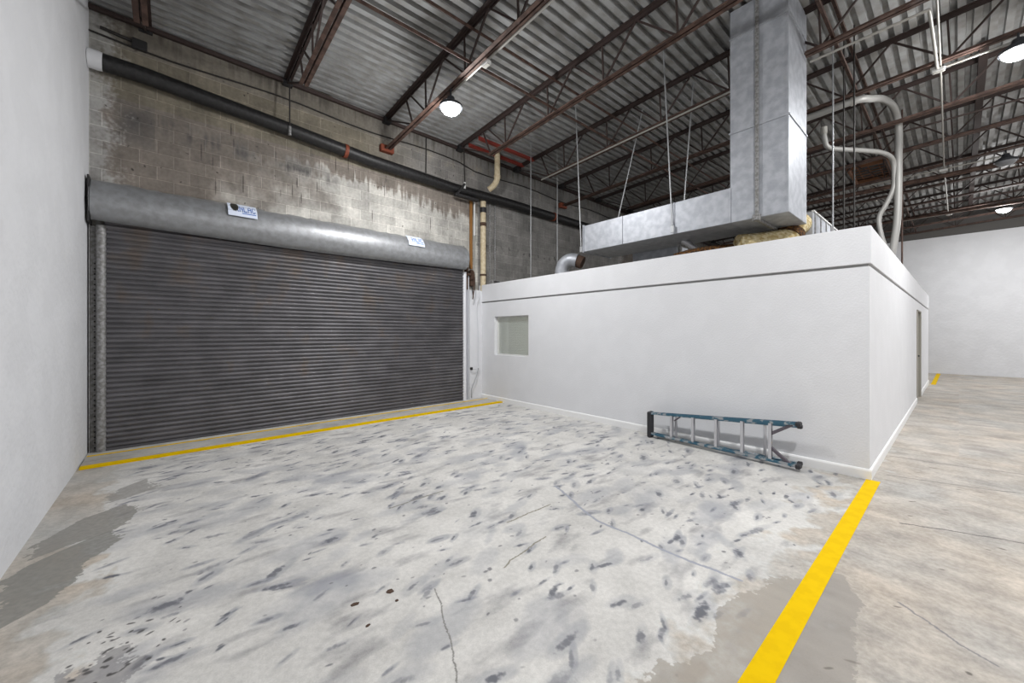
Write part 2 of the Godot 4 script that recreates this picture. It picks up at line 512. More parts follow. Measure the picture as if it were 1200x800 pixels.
# ---- roll-up curtain: x 6 m, y 3 m
func curtain_texture() -> ImageTexture:
	var w := 1024
	var h := 512
	var nf := noise_wide(41, 0.05, w, h, 10, 1, 4)
	var nm := noise(42, 0.012, w, h, 4)
	var nx := noise_wide(43, 0.03, w, h, 2, 6, 4)
	var d := PackedByteArray()
	d.resize(w * h * 3)
	var i := 0
	for py in h:
		var y := 3.0 - py * 3.0 / h
		for px in w:
			var a := nf[i] / 255.0 - 0.5
			var b := nm[i] / 255.0 - 0.5
			var c := nx[i] / 255.0 - 0.5
			var rust: float = clampf(b * 2.2 + c * 1.6 - 0.15 + (y - 2.3) * 0.35, 0.0, 1.0) * 0.8
			var v := 0.80 + 0.20 * a + 0.18 * b
			var q := i * 3
			d[q] = int(clampf(lerp(112.0, 110.0, rust) * v, 0, 255)); d[q + 1] = int(clampf(lerp(110.0, 98.0, rust) * v, 0, 255)); d[q + 2] = int(clampf(lerp(114.0, 90.0, rust) * v, 0, 255))
			i += 1
	return tex(d, w, h)

# ---- white sticker with blue lettering
const GLYPH := {"O": [14, 17, 17, 17, 17, 17, 14], "R": [30, 17, 17, 30, 20, 18, 17], "N": [17, 25, 21, 21, 19, 17, 17], "L": [16, 16, 16, 16, 16, 16, 31], "E": [31, 16, 16, 30, 16, 16, 31], "A": [14, 17, 17, 31, 17, 17, 17], "C": [14, 17, 16, 16, 16, 17, 14]}
func sticker_texture(smudge: bool) -> ImageTexture:
	var im := Image.create(256, 112, false, Image.FORMAT_RGB8)
	im.fill(rgb(214, 222, 238))
	var blue := rgb(52, 96, 172)
	var x := 62
	for ch in "RNLAC":
		var g: Array = GLYPH[ch]
		for r in 7:
			for c in 5:
				if g[r] & (16 >> c): im.fill_rect(Rect2i(x + c * 6, 28 + r * 7, 7, 8), blue)
		x += 37
	im.fill_rect(Rect2i(120, 84, 124, 6), blue)
	if smudge:
		for yy in 112:
			for xx in 110:
				var q := Vector2((xx - 58) / 36.0, (yy - 34) / 42.0).length()
				if q < 1.0 + 0.12 * sin(xx * 0.7) * cos(yy * 0.5): im.set_pixel(xx, yy, rgb(44, 42, 38))
	return ImageTexture.create_from_image(im)

# ---------------------------------------------------------------- builders
func make_materials():
	var grain := bump(3, 0.06, 6.0)
	var fine := bump(4, 0.22, 4.0)
	M.white = mat(rgb(218, 219, 222), 0.62, 0.0, mottled(51, rgb(252, 252, 252), rgb(255, 255, 255), 0.012), 0.35, fine, 0.08)
	M.white_old = mat(rgb(216, 217, 220), 0.72, 0.0, mottled(52, rgb(250, 250, 250), rgb(255, 255, 255), 0.01, 512, 6), 0.3, grain, 0.12)
	M.base_white = mat(rgb(230, 230, 230), 0.45)
	M.groove = mat(rgb(150, 150, 148), 0.8)
	M.office_in = mat(rgb(192, 194, 188), 0.8)
	var ft := floor_texture()
	M.floor = StandardMaterial3D.new()
	M.floor.albedo_texture = ft
	M.floor.roughness = 0.66
	M.floor.albedo_color = Color(0.98, 0.98, 0.98)
	M.aisle = mat(Color(1, 1, 1), 0.62)
	M.aisle.albedo_texture = aisle_texture()
	var wt := wall_texture()
	M.block = mat(Color(0.87, 0.87, 0.87), 0.92, 0.0, wt)
	M.block.uv1_scale = Vector3(1.0 / 12.0, 0.25, 1.0 / 12.0)
	M.block.uv1_offset = Vector3(0.8 / 12.0, -0.5, 0)
	M.block.uv1_triplanar_sharpness = 12.0
	M.mortar = M.block.duplicate()
	M.mortar.albedo_color = Color(1, 1, 1)
	M.slat = mat(Color(1, 1, 1), 0.5, 0.35, curtain_texture())
	M.slat.uv1_scale = Vector3(1.0 / 6.0, 1.0 / 3.0, 1.0 / 6.0)
	M.slat.uv1_offset = Vector3(0.8 / 6.0, 0, 0)
	M.slat.uv1_triplanar_sharpness = 12.0
	var galv := mottled(61, rgb(226, 227, 229), rgb(255, 255, 255), 0.02, 512, 6, 0.1, 0.9)
	M.galv = mat(rgb(178, 181, 187), 0.45, 0.35, galv, 0.6, fine, 0.12)
	M.hood = mat(rgb(150, 152, 155), 0.42, 0.4, mottled(62, rgb(224, 223, 221), rgb(255, 255, 255), 0.018, 512, 6, 0.1, 0.9), 0.8, fine, 0.15)
	M.guide = mat(rgb(150, 150, 150), 0.5, 0.4, mottled(63, rgb(205, 203, 200), rgb(255, 255, 255), 0.03), 1.2)
	M.guide_white = mat(rgb(216, 217, 222), 0.55)
	M.dark = mat(rgb(34, 33, 34), 0.6)
	M.black_pipe = mat(rgb(33, 32, 33), 0.5, 0.0, mottled(64, rgb(150, 150, 150), rgb(255, 255, 255), 0.03), 1.0)
	M.deck = mat(rgb(152, 153, 153), 0.6, 0.1, mottled(65, rgb(214, 210, 204), rgb(255, 255, 255), 0.012, 512, 6, 0.1, 0.8), 0.4)
	M.steel = mat(rgb(88, 67, 58), 0.7, 0.05, mottled(66, rgb(190, 182, 180), rgb(255, 255, 255), 0.02, 256), 1.0)
	M.steel_dark = mat(rgb(56, 44, 41), 0.7, 0.1)
	M.red = mat(rgb(128, 46, 36), 0.6)
	M.orange = mat(rgb(118, 56, 34), 0.7)
	M.brown = mat(rgb(136, 94, 44), 0.75)
	M.cream = mat(rgb(206, 193, 164), 0.55, 0.0, mottled(67, rgb(236, 230, 222), rgb(255, 255, 255), 0.03, 256), 1.4)
	M.rust = mat(rgb(74, 54, 42), 0.85)
	M.conduit = mat(rgb(156, 154, 148), 0.5, 0.2)
	M.conduit_old = mat(rgb(112, 107, 101), 0.6)
	M.hatch = mat(rgb(112, 74, 48), 0.75)
	M.hose = mat(rgb(148, 147, 144), 0.5, 0.2)
	M.wire = mat(rgb(170, 172, 174), 0.45, 0.5)
	M.cable = mat(rgb(40, 37, 35), 0.7)
	M.yellow = mat(rgb(220, 182, 0), 0.75, 0.0, mottled(68, rgb(248, 246, 240), rgb(255, 255, 255), 0.02, 256), 1.6)
	M.yellow.metallic_specular = 0.2
	M.foam = mat(rgb(204, 195, 168), 0.95, 0.0, mottled(69, rgb(196, 176, 132), rgb(255, 252, 240), 0.03, 256), 2.2)
	M.foam_dark = mat(rgb(112, 82, 44), 0.95, 0.0, mottled(70, rgb(90, 70, 40), rgb(255, 236, 190), 0.04, 256), 2.5)
	M.blue = mat(rgb(255, 255, 255), 0.55, 0.0, mottled(71, rgb(150, 153, 156), rgb(52, 92, 112), 0.02, 256, 5, 0.30, 0.46), 1.1)
	M.alu = mat(rgb(196, 196, 200), 0.42, 0.5)
	M.black = mat(rgb(40, 40, 44), 0.6)
	M.brace = mat(rgb(92, 86, 94), 0.5, 0.3)
	M.door = mat(rgb(150, 147, 138), 0.6)
	M.plate = mat(rgb(206, 206, 204), 0.5)
	M.lamp_body = mat(rgb(60, 62, 66), 0.5, 0.3)
	M.glow = mat(Color(1, 1, 1), 0.4)
	M.glow.emission_enabled = true
	M.glow.emission = Color(0.97, 0.98, 1.0)
	M.glow.emission_energy_multiplier = 6.0
	M.lens_off = mat(rgb(120, 122, 126), 0.4)
	M.panel = mat(Color(1, 1, 1), 0.5)
	M.panel.emission_enabled = true
	M.panel.emission = Color(1, 0.97, 0.9)
	M.panel.emission_energy_multiplier = 1.2
	M.glass = mat(Color(0.86, 0.91, 0.90, 0.12), 0.03)
	M.glass.transparency = BaseMaterial3D.TRANSPARENCY_ALPHA

func angle_pair(y_flat: float, dir: float, z0: float, z1: float, leg := 0.052, gap := 0.022) -> MB:
	# two steel angles back to back: flat legs at y_flat, upright legs going dir (+1 up, -1 down)
	var m := MB.new()
	var L := z1 - z0
	var zc := (z0 + z1) * 0.5
	for s in [-1.0, 1.0]:
		m.box(Vector3(s * (gap * 0.5 + leg * 0.5), y_flat + dir * 0.0035, zc), Vector3(leg, 0.007, L))
		m.box(Vector3(s * (gap * 0.5 + 0.0035), y_flat + dir * (leg * 0.5 + 0.0035), zc), Vector3(0.007, leg, L))
	return m

func make_joist(extended: bool, label: String) -> Node3D:
	var t := thing("roof_joist", label, "joist", Transform3D(Basis(Vector3.RIGHT, -atan(SLOPE)), Vector3(0, 5.585, -7.3)), "roof joists under the metal deck")
	var dep := -0.62
	part("top_chord", angle_pair(0.0, -1.0, -0.02, 15.4), M.steel_dark, t)
	part("bottom_chord", angle_pair(dep, 1.0, 0.0 if extended else 1.1, 15.0), M.steel, t)
	if extended:
		part("wall_bracket", bx(Vector3(0, dep + 0.02, 0.06), Vector3(0.26, 0.13, 0.10), 0.01), M.orange, t)
	part("bearing_seat", bx(Vector3(0, -0.06, 0.07), Vector3(0.14, 0.09, 0.16), 0.005), M.dark, t)
	var vert := bx(Vector3(0, dep * 0.5, 0), Vector3(0.022, -dep - 0.02, 0.022)).mesh()
	var dl := MB.new(); dl.bar(Vector3(0, dep + 0.02, 0), Vector3(0, -0.03, 0.56), 0.024, 0.024)
	var dr := MB.new(); dr.bar(Vector3(0, dep + 0.02, 0), Vector3(0, -0.03, -0.56), 0.024, 0.024)
	var dlm := dl.mesh()
	var drm := dr.mesh()
	for i in range(-6, 6):
		var z := -0.1 - 1.12 * i + 7.3
		part("web_upright", vert, M.steel_dark, t, Vector3(0, 0, z))
		part("web_diagonal", dlm, M.steel_dark, t, Vector3(0, 0, z))
		part("web_diagonal", drm, M.steel_dark, t, Vector3(0, 0, z))
	var en := MB.new(); en.bar(Vector3(0, dep + 0.02, 1.14), Vector3(0, -0.05, 0.10), 0.024, 0.024)
	part("end_diagonal", en, M.steel_dark, t)
	var e2 := MB.new(); e2.bar(Vector3(0, dep + 0.02, 1.14), Vector3(0, -0.03, 0.9), 0.024, 0.024)
	part("end_diagonal", e2, M.steel_dark, t)
	return t

func make_lamp(label: String, pos: Vector3, top: float, lit := true) -> Node3D:
	var t := thing("high_bay_lamp", label, "ceiling lamp", at(pos), "round high bay lamps")
	var b := MB.new()
	b.lathe([Vector2(0.0, 0.16), Vector2(0.05, 0.16), Vector2(0.07, 0.10), Vector2(0.10, 0.085), Vector2(0.12, 0.05), Vector2(0.165, 0.04), Vector2(0.17, 0.0), Vector2(0.155, 0.0), Vector2(0.0, 0.012)])
	part("housing", b, M.lamp_body, t)
	var l := MB.new()
	l.lathe([Vector2(0.0, -0.095), Vector2(0.05, -0.090), Vector2(0.10, -0.070), Vector2(0.135, -0.035), Vector2(0.148, 0.0)])
	part("lens", l, M.glow if lit else M.lens_off, t)
	part("hanger_hook", tb([Vector3(0, 0.15, 0), Vector3(0, top - pos.y, 0)], 0.012, 8), M.lamp_body, t)
	if not lit: return t
	var o := AreaLight3D.new()
	o.name = "lamp_light"
	o.area_size = Vector2(0.26, 0.26)
	o.position = Vector3(0, -0.105, 0)
	o.rotation_degrees = Vector3(-90, 0, 0)
	o.light_energy = LAMP
	o.light_color = Color(1.0, 1.0, 1.0)
	o.area_range = 40.0
	o.area_attenuation = 2.0
	o.shadow_enabled = true
	t.add_child(o)
	# the lens bulges below its rim and spills light sideways and up
	var sp := OmniLight3D.new()
	sp.name = "lens_spill_light"
	sp.position = Vector3(0, -0.13, 0)
	sp.light_energy = SPILL
	sp.light_color = Color(1.0, 1.0, 1.0)
	sp.light_size = 0.12
	sp.omni_range = 40.0
	sp.omni_attenuation = 2.0
	sp.shadow_enabled = true
	t.add_child(sp)
	return t

const LAMP := 10.6
const SPILL := 4.2

func _ready():
	# ---- camera, sky, light levels
	var cam := Camera3D.new()
	cam.name = "camera"
	add_child(cam)
	cam.projection = Camera3D.PROJECTION_FRUSTUM
	cam.near = 0.1
	cam.far = 200.0
	cam.size = 2.0 * 0.1 * 400.0 / 456.5
	cam.frustum_offset = Vector2(0, -10.0 / 456.5 * 0.1)
	cam.position = Vector3(0, 1.5, 0)
	cam.rotation_degrees = Vector3(0, -41.08, 0)
	cam.current = true
	var env := Environment.new()
	env.background_mode = Environment.BG_COLOR
	env.background_color = Color(0.02, 0.02, 0.02)
	env.tonemap_mode = Environment.TONE_MAPPER_LINEAR
	env.tonemap_exposure = 1.0
	env.ssao_enabled = true
	env.ssil_enabled = true
	env.sdfgi_enabled = true
	var we := WorldEnvironment.new()
	we.name = "environment"
	we.environment = env
	add_child(we)
	WT = Transform3D(Basis(Vector3.UP, deg_to_rad(1.45)), Vector3(-0.79, 0, -7.17))
	make_materials()
	build_shell()
	build_door_wall()
	build_roll_door()
	build_office()
	build_roof()
	build_ducts()
	build_pipes()
	build_lamps()
	build_ladder()
	build_floor_marks()

func build_shell():
	# ---- floor
	var f := thing("floor", "concrete floor, grey-white and scuffed in the bay, beige in the aisle", "floor", Transform3D(), "", "structure")
	var m := MB.new(); m.um = 2; m.us = Vector2(1.0 / 8.0, 1.0 / 8.0); m.uo = Vector2(0.1, 0.9)
	m.box(Vector3(3.2, -0.1, -3.2), Vector3(8.0, 0.2, 8.0))
	part("bay_slab", m, M.floor, f)
	# low threshold slab in front of the roll-up door
	m = MB.new(); m.um = 2; m.us = Vector2(1.0 / 8.0, 1.0 / 8.0); m.uo = Vector2(0.1, 0.9)
	m.box(WT * Vector3(3.085, 0.01, 0.43), Vector3(6.17, 0.02, 0.86), 0.0, WT.basis)
	part("threshold_slab", m, M.floor, f)
	m = MB.new(); m.um = 2; m.us = Vector2(1.0 / 8.0, 1.0 / 8.0)
	m.box(Vector3(14.6, -0.1, -3.5), Vector3(14.8, 0.2, 8.6))
	m.box(Vector3(10.5, -0.1, 4.8), Vector3(23.0, 0.2, 8.0))
	part("aisle_slab", m, M.aisle, f)
	# ---- white side wall on the left, far wall, wall behind the camera
	solo("wall_left", bx(Vector3(-0.89, 3.2, 0.6), Vector3(0.2, 6.4, 16.0)), M.white_old, "long white painted wall at the left edge of the picture", "wall", Transform3D(), "", "structure")
	var fw := thing("wall_far", "white far wall beyond the aisle, bare and dark above the paint line", "wall", at(Vector3(21.4, 0, 0)), "", "structure")
	part("painted_wall", bx(Vector3(0.1, 2.525, 0.4), Vector3(0.2, 5.05, 16.4)), M.white_old, fw)
	part("bare_wall_top", bx(Vector3(0.11, 5.75, 0.4), Vector3(0.18, 1.4, 16.4)), mat(rgb(92, 90, 88), 0.9), fw)
	solo("wall_behind", bx(Vector3(10.3, 3.2, 8.7), Vector3(22.6, 6.4, 0.2)), M.white_old, "white wall behind the camera, out of the picture", "wall", Transform3D(), "", "structure")

func build_door_wall():
	var w := thing("wall_door", "weathered grey concrete block wall above the roll-up door", "wall", WT, "", "structure")
	part("mortar_bed", bx(Vector3(11.0, 2.9, -0.146), Vector3(23.0, 5.8, 0.3)), M.mortar, w)
	part("bond_beam", bx(Vector3(11.0, 5.41, 0.0), Vector3(23.0, 0.39, 0.012), 0.003), M.block, w)
	var full := bx(Vector3.ZERO, Vector3(0.336, 0.169, 0.014), 0.002).mesh()
	var rng := RandomNumberGenerator.new()
	rng.seed = 19
	var rest := MB.new()
	var n := 0
	for row in range(-4, 11):
		var y := 3.23 + 0.18 * row + 0.09
		var off: float = 3.064 + (0.1735 if (row & 1) != 0 else 0.0)
		for c in range(-10, 56):
			var s0 := off + 0.347 * c
			var s1 := s0 + 0.347
			if s1 < 0.08 or s0 > 22.2: continue
			if row < 0 and s1 < 5.9: continue
			var a: float = max(s0, 0.005)
			var dz := rng.randf_range(-0.0015, 0.0015)
			if s0 < 7.2 or (row < 0 and s0 < 9.2):
				if a == s0: part("block", full, M.block, w, Vector3((s0 + s1) * 0.5, y, dz))
				else: part("block", bx(Vector3.ZERO, Vector3(s1 - a - 0.009, 0.171, 0.014), 0.004), M.block, w, Vector3((a + s1) * 0.5, y, dz))
				n += 1
			else:
				rest.box(Vector3((s0 + s1) * 0.5, y, dz), Vector3(0.338, 0.171, 0.014))
	var r := part("blocks", rest, M.block, w)
	r.set_meta("kind", "stuff")
	solo("trim_ledger", bx(Vector3(11, 5.58, 0.04), Vector3(22.8, 0.055, 0.06), 0.004), M.steel_dark, "brown steel ledger angle along the top of the block wall under the deck", "ledger", WT, "", "structure")
	solo("trim_white_strip", bx(Vector3(6.0, 1.235, 0.05), Vector3(0.36, 2.47, 0.10), 0.004), M.white, "narrow white painted wall strip between roll-up door and white enclosure", "wall strip", WT, "", "structure")

func hood_profile() -> Array:
	return [Vector2(0.0, 3.405), Vector2(0.07, 3.41), Vector2(0.14, 3.40), Vector2(0.21, 3.37), Vector2(0.28, 3.32), Vector2(0.33, 3.25), Vector2(0.36, 3.17), Vector2(0.37, 3.08), Vector2(0.35, 3.00), Vector2(0.31, 2.935), Vector2(0.26, 2.895), Vector2(0.22, 2.885)]

func build_roll_door():
	var t := thing("door_rolling", "wide dark grey roll-up door of narrow steel slats, closed", "roll-up door", WT, "", "structure")
	# curtain
	var sl := MB.new()
	var prof := [Vector2(0.0, 0.0), Vector2(0.013, 0.003), Vector2(0.023, 0.012), Vector2(0.027, 0.026), Vector2(0.023, 0.040), Vector2(0.012, 0.050), Vector2(0.0, 0.052)]
	var s0 := 0.145
	var s1 := 5.62
	for i in prof.size() - 1:
		var a: Vector2 = prof[i]
		var b: Vector2 = prof[i + 1]
		var na := Vector3(0, (a.y - 0.026) * 40.0, 1.0).normalized()
		var nb := Vector3(0, (b.y - 0.026) * 40.0, 1.0).normalized()
		var steps := 8
		for k in steps:
			var x0: float = lerp(s0, s1, float(k) / steps)
			var x1: float = lerp(s0, s1, float(k + 1) / steps)
			sl.quad4(Vector3(x0, a.y, a.x), Vector3(x1, a.y, a.x), Vector3(x1, b.y, b.x), Vector3(x0, b.y, b.x), na, na, nb, nb)
	sl.box(Vector3((s0 + s1) * 0.5, 0.0305, -0.004), Vector3(s1 - s0, 0.063, 0.008))
	var slat := sl.mesh()
	for i in 46:
		part("slat", slat, M.slat, t, Vector3(0, 0.05 + 0.0628 * i, 0.122))
	part("bottom_bar", bx(Vector3(2.88, 0.026, 0.125), Vector3(5.46, 0.05, 0.05), 0.006), M.slat, t)
	# hood in two sheets with a wavy, dented upper lip
	var f := FastNoiseLite.new()
	f.seed = 5; f.frequency = 0.9; f.fractal_octaves = 4
	var hp := hood_profile()
	for piece in [[0.035, 2.66], [2.645, 5.62]]:
		var m := MB.new()
		var nx := 40
		var lift: float = 0.0 if piece[0] < 1.0 else 0.003
		var grid := []
		for i in nx + 1:
			var s: float = lerp(piece[0], piece[1], float(i) / nx)
			var row := []
			for k in hp.size():
				var p: Vector2 = hp[k]
				var dn: float = f.get_noise_2d(s * 3.0, k * 0.35) * 0.012
				var dip: float = f.get_noise_2d(s * 5.0, 40.0) * 0.03 if k < 3 else 0.0
				var sag: float = -0.045 * sin(PI * s / 5.65) if k > 8 else (-0.02 * sin(PI * s / 5.65) if k > 6 else 0.0)
				row.append(Vector3(s, p.y + dip + sag, p.x + lift + (dn if k > 0 else 0.0)))
			grid.append(row)
		for i in nx:
			for k in hp.size() - 1:
				var A: Vector3 = grid[i][k]
				var B: Vector3 = grid[i + 1][k]
				var C: Vector3 = grid[i + 1][k + 1]
				var D: Vector3 = grid[i][k + 1]
				var q := []
				for kk in [k, k + 1]:
					var p0: Vector2 = hp[max(kk - 1, 0)]
					var p1: Vector2 = hp[min(kk + 1, hp.size() - 1)]
					var dd := p1 - p0
					q.append(Vector3(0, dd.x, -dd.y).normalized())
				m.quad4(A, B, C, D, q[0], q[0], q[1], q[1])
		part("hood_sheet", m, M.hood, t)
	var cap := PackedVector2Array()
	for p in hp: cap.append(p)
	cap.append(Vector2(0.0, 2.885))
	for e in [0.03, 5.622]:
		var m := MB.new()
		m.prism(cap, 0.0, 0.006, Transform3D(Basis(Vector3(0, 0, 1), Vector3(0, 1, 0), Vector3(-1, 0, 0)), Vector3(e, 0, 0)))
		part("end_plate", m, M.hood, t)
	part("lintel_plate", bx(Vector3(2.88, 2.895, 0.09), Vector3(5.46, 0.10, 0.06)), M.dark, t)
	# guides: a channel beside the slats and a bolted wall angle
	for g in [[0.115, 0.042, 1.0, M.guide], [5.655, 5.742, -1.0, M.guide_white]]:
		var ch := MB.new()
		ch.tube([Vector3(g[0], 0.0, 0.13), Vector3(g[0], 2.84, 0.13)], 0.046, 14)
		ch.box(Vector3(g[0], 1.42, 0.07), Vector3(0.085, 2.84, 0.12))
		part("guide_channel", ch, g[3], t)
		var an := MB.new()
		an.box(Vector3(g[1], 1.42, 0.045), Vector3(0.062, 2.84, 0.012), 0.003)
		an.box(Vector3(g[1] - g[2] * 0.028, 1.42, 0.09), Vector3(0.008, 2.84, 0.10))
		part("guide_angle", an, g[3], t)
		var bolt := MB.new()
		bolt.box(Vector3.ZERO, Vector3(0.016, 0.016, 0.012), 0.004)
		var bm := bolt.mesh()
		for k in 36:
			part("bolt", bm, M.dark, t, Vector3(g[1] + g[2] * 0.012, 0.06 + k * 0.066, 0.056))
	# chain drive at the right end of the barrel
	var sp := MB.new()
	sp.tube([Vector3(5.80, 2.80, 0.16), Vector3(5.83, 2.80, 0.16)], 0.11, 18)
	sp.tube([Vector3(5.70, 2.80, 0.16), Vector3(5.90, 2.80, 0.16)], 0.03, 10)
	part("chain_sprocket", sp, M.rust, t)
	part("drive_bracket", bx(Vector3(5.76, 2.72, 0.06), Vector3(0.05, 0.50, 0.10), 0.006), M.rust, t)
	part("drive_box", bx(Vector3(5.88, 2.66, 0.10), Vector3(0.12, 0.22, 0.12), 0.015), M.rust, t)
	part("drive_chain", tb([Vector3(5.81, 2.84, 0.275), Vector3(5.82, 2.5, 0.27), Vector3(5.83, 2.25, 0.20)], 0.012, 6), M.rust, t)
	part("drive_chain", tb([Vector3(5.81, 2.80, 0.05), Vector3(5.87, 2.5, 0.13), Vector3(5.9, 2.3, 0.13)], 0.012, 6), M.dark, t)
	part("drive_bracket", bx(Vector3(0.02, 3.12, 0.18), Vector3(0.02, 0.56, 0.30), 0.004), M.dark, t)
	# hoist chain and its tie
	var ch := thing("hoist_chain", "thin white pull cord and chain hanging beside the right door guide", "pull chain", wat(5.98, 0, 0.16))
	part("cord", tb(smooth_path([Vector3(0.10, 2.42, -0.05), Vector3(0.05, 2.28, 0), Vector3(-0.01, 2.15, 0), Vector3(0.03, 1.6, 0), Vector3(0.03, 0.9, 0), Vector3(0.04, 0.72, 0), Vector3(-0.12, 0.70, 0)]), 0.008, 6), M.guide_white, ch)
	part("chain", tb(smooth_path([Vector3(0.04, 0.70, 0.0), Vector3(-0.02, 0.5, 0), Vector3(-0.14, 0.25, 0), Vector3(-0.15, 0.05, 0)]), 0.011, 6), M.wire, ch)
	part("cleat", bx(Vector3(-0.14, 0.70, -0.02), Vector3(0.04, 0.06, 0.06), 0.006), M.dark, ch)
	# stickers on the hood
	for k in 2:
		var m := MB.new()
		var a: float = [1.38, 4.19][k]
		var b: float = [1.735, 4.53][k]
		var P := [Vector2(0.205, 3.385), Vector2(0.285, 3.33), Vector2(0.34, 3.26), Vector2(0.368, 3.18)]
		for i in 3:
			var dd: Vector2 = P[i + 1] - P[i]
			var nn := Vector3(0, dd.x, -dd.y).normalized()
			var q := [Vector3(a, P[i].y, P[i].x), Vector3(b, P[i].y, P[i].x), Vector3(b, P[i + 1].y, P[i + 1].x), Vector3(a, P[i + 1].y, P[i + 1].x)]
			var uv := [Vector2(0, i / 3.0), Vector2(1, i / 3.0), Vector2(1, (i + 1) / 3.0), Vector2(0, (i + 1) / 3.0)]
			for o in [[0, 1, 2], [0, 2, 3]]:
				for j in o:
					m.v.append(q[j] + nn * 0.014); m.n.append(nn); m.t.append(uv[j])
		var sm := mat(Color(1, 1, 1), 0.5)
		sm.albedo_texture = sticker_texture(k == 0)
		solo("sticker", m, sm, ["white sticker with blue lettering and dark smudge on the left half of the hood", "small faded white sticker with blue lettering on the right half of the door hood"][k], "sticker", WT, "stickers on the door hood")

func build_office():
	var X := 5.38
	var Z := -0.60
	var H := 2.60
	# long side: panels round the window opening, a recessed line, an upper band
	var w := thing("wall_office_front", "long white enclosure wall with small window and a recessed line near its top", "wall", Transform3D(), "", "structure")
	var z0 := -7.45
	var wz0 := -6.76
	var wz1 := -5.67
	var wy0 := 1.02
	var wy1 := 1.86
	var m := MB.new()
	var seg := func(mb: MB, za: float, zb: float, ya: float, yb: float): mb.box(Vector3(X + 0.07, (ya + yb) * 0.5, (za + zb) * 0.5), Vector3(0.14, yb - ya, zb - za))
	seg.call(m, z0, wz0, 0.0, 2.185); seg.call(m, wz1, Z, 0.0, 2.185)
	seg.call(m, wz0, wz1, 0.0, wy0); seg.call(m, wz0, wz1, wy1, 2.185)
	part("lower_panel", m, M.white, w)
	part("upper_band", bx(Vector3(X + 0.065, (2.213 + H) * 0.5, (z0 + Z) * 0.5 + 0.006), Vector3(0.15, H - 2.213, Z - z0 + 0.012), 0.004), M.white, w)
	part("recessed_line", bx(Vector3(X + 0.08, 2.2, (z0 + Z) * 0.5), Vector3(0.11, 0.04, Z - z0 - 0.03)), M.groove, w)
	var e := thing("wall_office_end", "short white end wall of the enclosure facing the aisle", "wall", Transform3D(), "", "structure")
	var dx0 := 12.1
	var dx1 := 13.3
	var x1 := 17.0
	m = MB.new()
	m.box(Vector3((X + 0.14 + dx0) * 0.5, 1.0925, Z - 0.07), Vector3(dx0 - X - 0.14, 2.185, 0.14))
	m.box(Vector3((dx1 + x1) * 0.5, 1.0925, Z - 0.07), Vector3(x1 - dx1, 2.185, 0.14))
	m.box(Vector3((dx0 + dx1) * 0.5, 2.09, Z - 0.07), Vector3(dx1 - dx0, 0.19, 0.14))
	part("lower_panel", m, M.white, e)
	part("upper_band", bx(Vector3((X + 0.14 + x1) * 0.5, (2.213 + H) * 0.5, Z - 0.065), Vector3(x1 - X - 0.14, H - 2.213, 0.15), 0.004), M.white, e)
	part("recessed_line", bx(Vector3((X + x1) * 0.5, 2.2, Z - 0.08), Vector3(x1 - X - 0.03, 0.04, 0.11)), M.groove, e)
	# the other sides, the flat roof and the inside
	solo("wall_office_rear", bx(Vector3(17.0 - 0.07, 1.25, -4.1), Vector3(0.14, 2.5, 6.9)), M.white, "far end wall of the white enclosure, hidden from here", "wall", Transform3D(), "", "structure")
	var ins := thing("wall_office_inner", "pale grey-beige inner walls of the office seen through the small window", "wall", Transform3D(), "", "structure")
	part("inner_wall", bx(Vector3(7.5, 1.2, -7.21), Vector3(4.0, 2.4, 0.05)), M.office_in, ins)
	part("inner_wall", bx(Vector3(8.6, 1.2, -3.9), Vector3(0.06, 2.4, 6.5)), M.office_in, ins)
	solo("ceiling_office", bx(Vector3(11.2, 2.43, -4.05), Vector3(11.5, 0.06, 6.75)), mat(rgb(158, 154, 146), 0.9), "flat roof slab of the white enclosure behind its parapet", "roof", Transform3D(), "", "structure")
	# window
	var win := thing("window_1", "small square fixed window in the long white wall near the roll-up door", "window", Transform3D(), "", "structure")
	var fr := MB.new()
	var fx := X + 0.10
	fr.box(Vector3(fx, wy0 + 0.012, (wz0 + wz1) * 0.5), Vector3(0.05, 0.024, wz1 - wz0))
	fr.box(Vector3(fx, wy1 - 0.012, (wz0 + wz1) * 0.5), Vector3(0.05, 0.024, wz1 - wz0))
	fr.box(Vector3(fx, (wy0 + wy1) * 0.5, wz0 + 0.012), Vector3(0.05, wy1 - wy0 - 0.048, 0.024))
	fr.box(Vector3(fx, (wy0 + wy1) * 0.5, wz1 - 0.012), Vector3(0.05, wy1 - wy0 - 0.048, 0.024))
	part("window_frame", fr, M.plate, win)
	part("pane", bx(Vector3(fx, (wy0 + wy1) * 0.5, (wz0 + wz1) * 0.5), Vector3(0.006, wy1 - wy0 - 0.04, wz1 - wz0 - 0.04)), M.glass, win)
	var lp := thing("ceiling_panel_lamp", "office ceiling light panel inside the white enclosure, out of sight", "ceiling lamp", at(Vector3(7.0, 2.39, -5.6)))
	part("lamp_panel", bx(Vector3(0, 0, 0), Vector3(1.2, 0.02, 0.6), 0.004), M.panel, lp)
	var al := AreaLight3D.new()
	al.name = "panel_light"
	al.area_size = Vector2(1.2, 0.6)
	al.position = Vector3(0, -0.02, 0)
	al.rotation_degrees = Vector3(-90, 0, 0)
	al.light_energy = 2.4
	al.light_color = Color(1.0, 0.99, 0.96)
	al.area_range = 12.0
	al.shadow_enabled = true
	lp.add_child(al)
	# door in the end wall
	var d := thing("door_1", "plain grey-beige door in the aisle side of the white enclosure", "door", Transform3D(), "", "structure")
	var leaf := part("leaf", bx(Vector3((dx0 + dx1) * 0.5, 1.0, Z - 0.05), Vector3(dx1 - dx0 - 0.12, 1.98, 0.05), 0.004), M.door, d)
	var jm := MB.new()
	jm.box(Vector3(dx0 + 0.03, 1.0, Z - 0.055), Vector3(0.06, 2.0, 0.15), 0.003)
